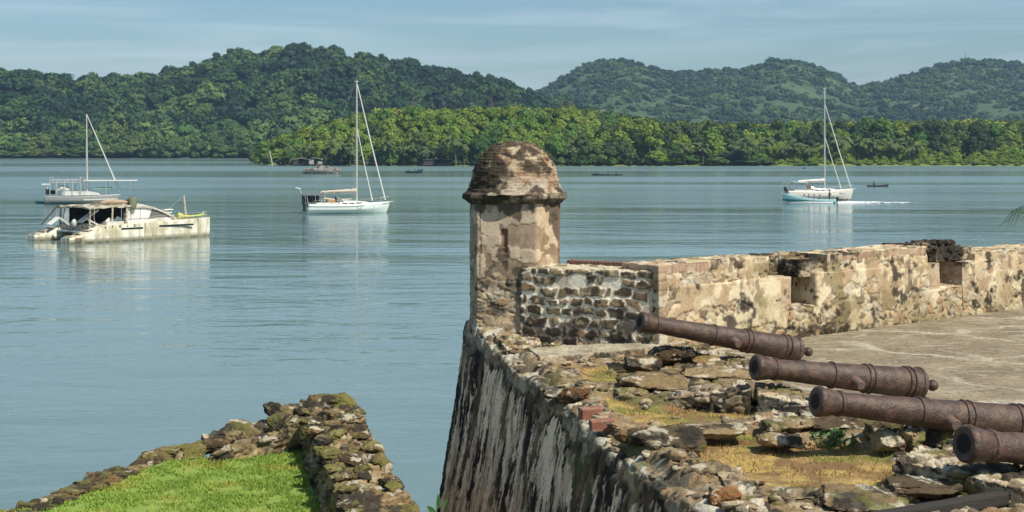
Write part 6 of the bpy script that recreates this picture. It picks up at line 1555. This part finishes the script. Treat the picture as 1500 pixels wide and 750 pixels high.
cl_('fender', 'round white fender hanging at the far transom of the catamaran', 'fender', JUNK[2], lambda mb: mb.lathe([(0, 0), (.2, .08), (.3, .3), (.28, .5), (.14, .68), (0, .74)], 12, None, (-5.4, W_ / 2 - .3, 1.35)))
cl_('cushion', 'grey cushion crumpled on the near cockpit seat', 'cushion', JUNK[4], lambda mb: mb.tube([(-2.4, .7, 1.85), (-1.9, .9, 2.0), (-1.5, .9, 1.9)], [.15, .28, .15], 8))
cl_('cushion', 'white cushion by the cabin door of the catamaran', 'cushion', JUNK[2], lambda mb: mb.tube([(-3.4, .6, 1.75), (-2.9, .8, 1.95), (-2.5, .8, 1.85)], [.15, .24, .15], 8))
cl_('seat_box', 'pale seat box along the near side of the cockpit', 'box', JUNK[2], lambda mb: mb.box((-2.6, .55, 1.65), (1.9, .7, .34)))
KY = simple('yellow_kayak', (.52, .46, .09), .5, col2=(.36, .48, .12), scale=.9)
def kay(mb):
    V = []; F = []; n = 12
    for i in range(21):
        t = i / 20; x = 4.4 + 3.1 * t; w_ = .36 * math.sin(PI * (.06 + .90 * t)) ** .6; hh_ = .12 + .10 * (2 * t - 1) ** 4 + (.14 if t < .2 else 0)
        for k in range(n):
            a = 2 * PI * k / n; V.append((x, .15 + w_ * math.cos(a), 2.02 + hh_ * math.sin(a) + (.10 * (2 * t - 1) ** 2)))
    for i in range(20):
        for k in range(n): F.append((i * n + k, i * n + (k + 1) % n, (i + 1) * n + (k + 1) % n, (i + 1) * n + k))
    F.append(tuple(range(n))); F.append(tuple(20 * n + k for k in range(n))); mb.add(V, F)
cl_('kayak', 'yellow green kayak lying on the foredeck of the catamaran', 'kayak', KY, kay)
mb = MB(); mb.tube([(6.0, 1.0, 1.8), (5.85, 1.0, 2.6), (5.7, 1.0, 4.1)], [.16, .11, .08], 8); mb.build('mast_stump', GRIMP, CE)
mb = MB(); mb.tube([(5.7, 1.0, 4.0), (3.9, 2.0, 2.3)], .02, 4); mb.build('stay', ROPE, CE)
mb = MB(); mb.box((3.5, .6, 2.75), (1.0, .5, .10)); mb.box((3.5, .6, 2.45), (.8, .4, .08)); mb.tube([(3.5, .6, 1.9), (3.5, .6, 2.75)], .06, 6); mb.build('deck_seat', WSAIL, CE)
mb = MB()
for x in (7.0, 7.45):
    mb.tube([(x, -.3, 1.8), (x, -.3, 2.45)], .025, 5)
mb.tube([(7.0, -.3, 2.45), (7.45, -.3, 2.45)], .025, 5); mb.tube([(7.0, -.3, 2.15), (7.45, -.3, 2.15)], .02, 5); mb.build('pulpit', ALU, CE)
mb = MB(); mb.box((7.45, W_ / 2, 1.5), (.25, W_ - .6, .22)); mb.build('front_beam', GRIMP, CE)

for s in (-1, 1):
    y_ = -.62 if s < 0 else W_ + .62; mb = MB(); prev = None
    for k in range(9):
        x = -2.2 + k * 1.12; z0 = 1.42 + .42 * ((x + L_ / 2) / L_ - .22) / .78; mb.tube([(x, y_, z0), (x, y_, z0 + .62)], .02, 4)
        if prev:
            for f in (.3, .62): mb.tube([(prev[0], y_, prev[1] + f), (x, y_, z0 + f)], .011, 4)
        prev = (x, z0)
    mb.build('railing', ALU, CE)
mb = MB(); mb.tube([(-4.8, .2, 3.45), (-4.9, .2, 2.2), (-4.7, .1, 1.5)], .03, 4); mb.tube([(-2.2, -.2, 3.4), (-2.4, -.5, 1.6)], .02, 4); mb.tube([(7.6, .0, 1.9), (8.1, 0, .6), (8.8, .1, -.2)], .03, 4); mb.build('rope', ROPE, CE)
mb = MB()
for (x, z, w__, h__) in ((-.7, 2.35, .04, 1.2), (.35, 2.45, .04, 1.2)): mb.box((x, .53, z), (w__, .03, h__))
mb.box((.4, .53, 1.98), (3.4, .03, .05)); mb.build('window_trim', simple('seam_grey', (.28, .27, .25), .7), cb)
# --- sailing boat behind the catamaran
d2 = 222.0; x2 = (118 - 750) / FPX * d2
e = empty('sailboat', (x2, d2, 0), math.radians(8), 'cluttered sailboat with a single bare mast moored behind the catamaran', 'sailing boat')
hull('hull', 10.8, 3.1, 1.15, HM, e, rake=.7, tr=.6, sheer=.3, boot=(.03, .10, .12), bootz=.22, col=(.30, .31, .30))
mb = MB(); mb.prism([(-2.6, 1.3), (3.0, 1.35), (2.7, 1.7), (1.2, 1.95), (-2.5, 2.0)], -1.0, 1.0); mb.build('cabin', GEL, e)
mb = MB(); mb.tube([(1.0, 0, 1.3), (.9, 0, 14.0)], [.13, .09], 9); ms = mb.build('mast', ALU, e, smooth=True)
mb = MB(); mb.tube([(.9, -.7, 9), (.95, 0, 9.05), (.9, .7, 9)], .03, 5); mb.build('spreader', ALU, ms)
mb = MB(); mb.tube([(.95, 0, 13.9), (5.9, 0, 2.0)], [.05, .09], 7); mb.build('furled_sail', WSAIL, e, smooth=True)
mb = MB(); mb.tube([(1.0, .0, 13.8), (6.3, .1, 1.7)], .02, 4); mb.build('forestay', ROPE, e)
mb = MB(); mb.box((4.6, 0, 3.62), (8.0, 2.0, .13)); rf = mb.build('sun_roof', WSAIL, e)
for (x, y_) in ((1.2, -.9), (1.2, .9), (4.0, -.9), (4.0, .9), (8.0, -.8), (8.0, .8)):
    mb = MB(); mb.tube([(x - (.5 if x > 7 else 0), y_ * .9, 1.4), (x, y_, 3.6)], .04, 5); mb.build('pole', ALU, rf)
mb = MB()
for x in (-4.4, -3.4, -2.2, -1.0, .2):
    for s in (-1, 1): mb.tube([(x, s * 1.2, 1.5), (x, s * 1.2, 4.3 if x in (-4.4, .2) else 3.9)], .05, 5)
for z in (3.3, 3.7):
    for s in (-1, 1): mb.tube([(-4.4, s * 1.2, z), (.2, s * 1.2, z)], .035, 5)
mb.build('gantry', ALU, e)
mb = MB(); mb.box((-2.1, 0, 3.28), (4.4, 2.3, .08)); mb.build('canopy', GREYF, e)
mb = MB(); mb.tube([(-3.6, -.4, 2.0), (-2.7, -.5, 2.5), (-1.6, -.4, 2.3)], [.15, .45, .25], 9); mb.build('dinghy_bundle', WSAIL, e, smooth=True)
mb = MB(); mb.box((3.4, .2, 2.4), (2.6, 1.0, .3)); mb.build('green_board', simple('green_board', (.25, .42, .30), .6), e)
mb = MB(); mb.tube([(-5.0, .3, 1.4), (-5.1, .3, 3.0)], .05, 5); mb.box((-5.3, .3, 3.05), (1.2, .35, .2)); mb.build('wind_generator', WSAIL, e)
mb = MB(); mb.box((-4.9, -.5, 1.9), (.5, .5, .8)); mb.box((-4.3, .6, 1.8), (.7, .5, .6)); mb.build('outboard_motor', BLK, e)
mb = MB()
for s in (-1, 1): mb.tube([(1, s * 1.5, 1.4), (.95, s * .7, 9.0), (.92, 0, 13.9)], .015, 4)
mb.build('shroud', ROPE, e)
x, y = P(46, 298)
e2 = empty('dinghy', (x + 3.0, y + 1, 0), .05, 'dark teal dinghy tied at the stern of the cluttered sailboat', 'dinghy')
hull('hull', 5.2, 1.3, .38, HM, e2, col=(.03, .13, .15), boot=(.02, .08, .09), rake=.3, keel=-.15, bootz=.05)
mb = MB(); mb.box((-.6, 0, .42), (.25, 1.1, .05)); mb.box((.9, 0, .42), (.25, .9, .05)); mb.build('thwart', PLANK, e2)

# --- turquoise launch with people, and its wake
d5 = 226.0; x5 = (1187 - 750) / FPX * d5
PE = empty('motor_launch', (x5, d5, .05), PI - .20, 'turquoise open launch speeding past the pale grey sloop', 'motor boat'); PE.rotation_euler = (0, -.055, PI - .20)
o, sd = hull('hull', 7.9, 1.9, .62, HM, PE, col=(.42, .68, .70), boot=(.02, .22, .24), bootz=.34, rake=.75, tr=.8, sheer=1.1, keel=-.2, deckcam=-.15, full=.9)  # dark teal lower hull paints in the shadow on its side
mb = MB()
for x in (-1.6, .2, 1.7): mb.box((x, 0, .52), (.3, 1.5, .06))
mb.build('thwart', simple('bench_blue', (.35, .5, .55), .6), PE)
mb = MB(); mb.box((-4.15, 0, .85), (.42, .36, .5)); mb.box((-4.15, 0, .3), (.16, .14, .9)); mb.tube([(-3.9, 0, .9), (-3.3, .1, 1.0)], .03, 5); mb.build('outboard_motor', BLK, PE)
def inboat(xl, yl, zl): 
    a = PI - .20; return (x5 + xl * math.cos(a) - yl * math.sin(a), d5 + xl * math.sin(a) + yl * math.cos(a), zl)
stand = dict(kl=(.05, .12, -.42), fl=(.0, .14, -.82), tl=(.16, .14, -.85), kr=(.12, -.12, -.42), fr=(-.12, -.14, -.82), tr=(.04, -.14, -.85), el=(-.15, .26, .26), hl=(-.38, .20, .10), er=(.15, -.24, .25), hr=(.3, -.2, .1))
person(*inboat(-3.0, 0, 1.12), PI - .20, stand, (.03, .03, .035), (.04, .04, .05), 'person in dark clothes standing at the motor of the launch')
for k, (xl, sh, lb) in enumerate(((-1.5, (.50, .10, .16), 'person in a pink shirt seated nearest the driver'), (-.6, (.50, .16, .25), 'person in a rose shirt seated second from the driver'), (.25, (.35, .12, .2), 'person in a dark red shirt seated third from the driver'), (.95, (.55, .3, .34), 'person in a pale pink top seated farthest from the driver'))):
    person(*inboat(xl, .15 * (-1) ** k, .52), PI - .2, {}, sh, (.06, .06, .10), lb)
FOAM = simple('foam', (.80, .83, .84), .6, var=.12, scale=1.2, bump=.08, bscale=3)
g = np.random.default_rng(8)
nx, ny = 190, 15; u = np.linspace(0, 1, nx); v = np.linspace(-1, 1, ny); Uu, Vv = np.meshgrid(u, v, indexing='ij')
Xl = 3.6 + 13.5 * Uu; wid = .55 + 1.3 * Uu ** .7; Yl = Vv * wid
q = np.stack([Xl.ravel(), Yl.ravel(), 0 * Xl.ravel()], 1); n1 = fbm(q, (.8, 2.2, 1), 4, 3)
Z = (.22 * (1 - Uu.ravel()) + .05) * (1 - Vv.ravel() ** 2) * (n1 * 1.6) - .02
keep = (n1 * .6 + .4 * fbm(q, (3, 7, 1), 3, 13) > .22 + .24 * Uu.ravel() ** 1.1 + .14 * np.abs(Vv.ravel()))
a = .04; X = x5 + q[:, 0] * math.cos(a) - q[:, 1] * math.sin(a); Y = d5 + q[:, 0] * math.sin(a) + q[:, 1] * math.cos(a) - .5
F = gridfaces(nx, ny)[:, ::1]; F = F[keep[F].all(1)]
tag(raw_mesh('wake_foam', np.stack([X, Y, Z + .03], 1), F, FOAM), 'white foam wake trailing behind the turquoise launch', 'wake', kind='stuff')
mb = MB()
tb_ = []
for s in (-1, 1):
    mb.tube([inboat(3.2, s * .3, .05), inboat(.5, s * 1.15, .10), inboat(-3.5, s * 1.6, .06)], [.04, .12, .16], 7)
tag(mb.build('bow_wave', FOAM), 'low white bow wave along the sides of the launch', 'wave', kind='stuff')

# --- canoe with one person
def canoe(px_, py_, Ln, rz, label, nm='canoe', col=(.03, .035, .035), B=.75, fb_=.30):
    x, y = P(px_, py_); e = empty(nm, (x, y, 0), rz, label, nm if nm in ('canoe', 'rowboat') else 'boat')
    hull('hull', Ln, B, fb_, HM, e, col=col, boot=col, bootz=.02, tr=.35, rake=.35, sheer=1.4, keel=-.12, deckcam=-.2)
    mb = MB(); mb.box((-.6, 0, fb_), (.2, B * .8, .04)); mb.box((.9, 0, fb_), (.2, B * .7, .04)); mb.build('thwart', DARKW, e); return x, y
x, y = canoe(1285, 273.5, 4.7, .03, 'dark dugout canoe to the far side of the pale grey sloop')
person(x - .75, y, .30, .03, {'hl': (.35, .2, .12), 'hr': (.4, -.2, .12)}, (.02, .02, .025), (.02, .02, .02), 'person in dark clothes paddling alone in the dugout canoe')
x, y = canoe(890, 257, 9.5, PI + .03, 'long low rowing canoe with a crew beyond the sentry box', B=.9)
for k, dx in enumerate((-3.6, -3.0, .2, 2.6, 3.2)):
    person(x + dx, y, .32, PI, {'hl': (.35, .2, .12), 'hr': (.4, -.2, .12)}, (.05, .06, .07), (.03, .03, .04), ['person at the far end of the long rowing canoe nearest the shed side', 'person second in line at the stern of the rowing canoe', 'person seated alone amid the long rowing canoe', 'person fourth in line in the long rowing canoe', 'person at the bow end of the long rowing canoe'][k])
# small dark boat near the wooded point
x, y = canoe(606, 253.5, 5.6, 0, 'small dark skiff with a load amidships off the wooded point', 'rowboat', B=1.5, fb_=.6)
person(x + .7, y, .65, 0, {}, (.05, .07, .05), (.03, .03, .03), 'person in a dark green top sitting in the small skiff')
mb = MB(); mb.box((x + 1.9, y, .95), (1.2, .9, .7)); mb.box((x - 1.6, y, .8), (.7, .6, .45)); tag(mb.build('crate_load', BLUEC), 'dark blue covered load in the small skiff', 'load')
# weathered derelict hull near the huts
x, y = P(471, 254.5)
e = empty('derelict_boat', (x, y, 0), .0, 'weathered grey wooden hull with peeling paint afloat near the huts', 'boat')
PEEL = simple('peeling_paint', (.42, .42, .38), .9, scale=1.4, col2=(.15, .13, .11), dirt=(.05, .045, .04), dirtscale=1.1)
o, sd = hull('hull', 11.5, 4.0, 1.7, PEEL, e, tr=.7, rake=.8, sheer=.25, keel=-.4, bootz=-.5, aft_rake=-.5)
mb = MB(); mb.prism([(-1.8, 1.7), (2.6, 1.8), (2.3, 2.6), (-1.5, 2.7)], -1.2, 1.2); mb.build('deckhouse', PEEL, e)
mb = MB(); mb.box((0, 0, 1.72), (10.6, .9, .1)); mb.build('deck_plank', PLANK, e)
for k in range(6):
    mb = MB(); mb.tube([(-4.4 + k * 1.7, -1.9, 1.5), (-4.3 + k * 1.7, -1.9, 2.15)], .07, 5); mb.build('stanchion', PLANK, e)
x, y = P(1178, 247.2)
e = empty('buoy', (x, y, 0), 0, 'small dark mooring buoy floating near the open bank', 'buoy')
mb = MB(); mb.lathe([(0, -.3), (.5, -.1), (.6, .15), (.4, .38), (.12, .45), (.1, .8), (0, .82)], 12); mb.build('float', BLK, e, smooth=True)

# --- palm outside the parapet with its fronds reaching into view
tag(raw_mesh('bank', np.array([(14.5, 34, .0), (30, 34, .6), (30, 52, .6), (14.5, 52, .0), (18, 40, 1.0), (26, 46, 1.2)]), [(0, 1, 4), (1, 5, 4), (1, 2, 5), (2, 3, 5), (3, 4, 5), (3, 0, 4)], bankm, smooth=False), kind='structure')
palm(18.0, 42.0, .6, 4, .82, 1.2, 'near coconut palm just beyond the parapet with fronds hanging into view', None)
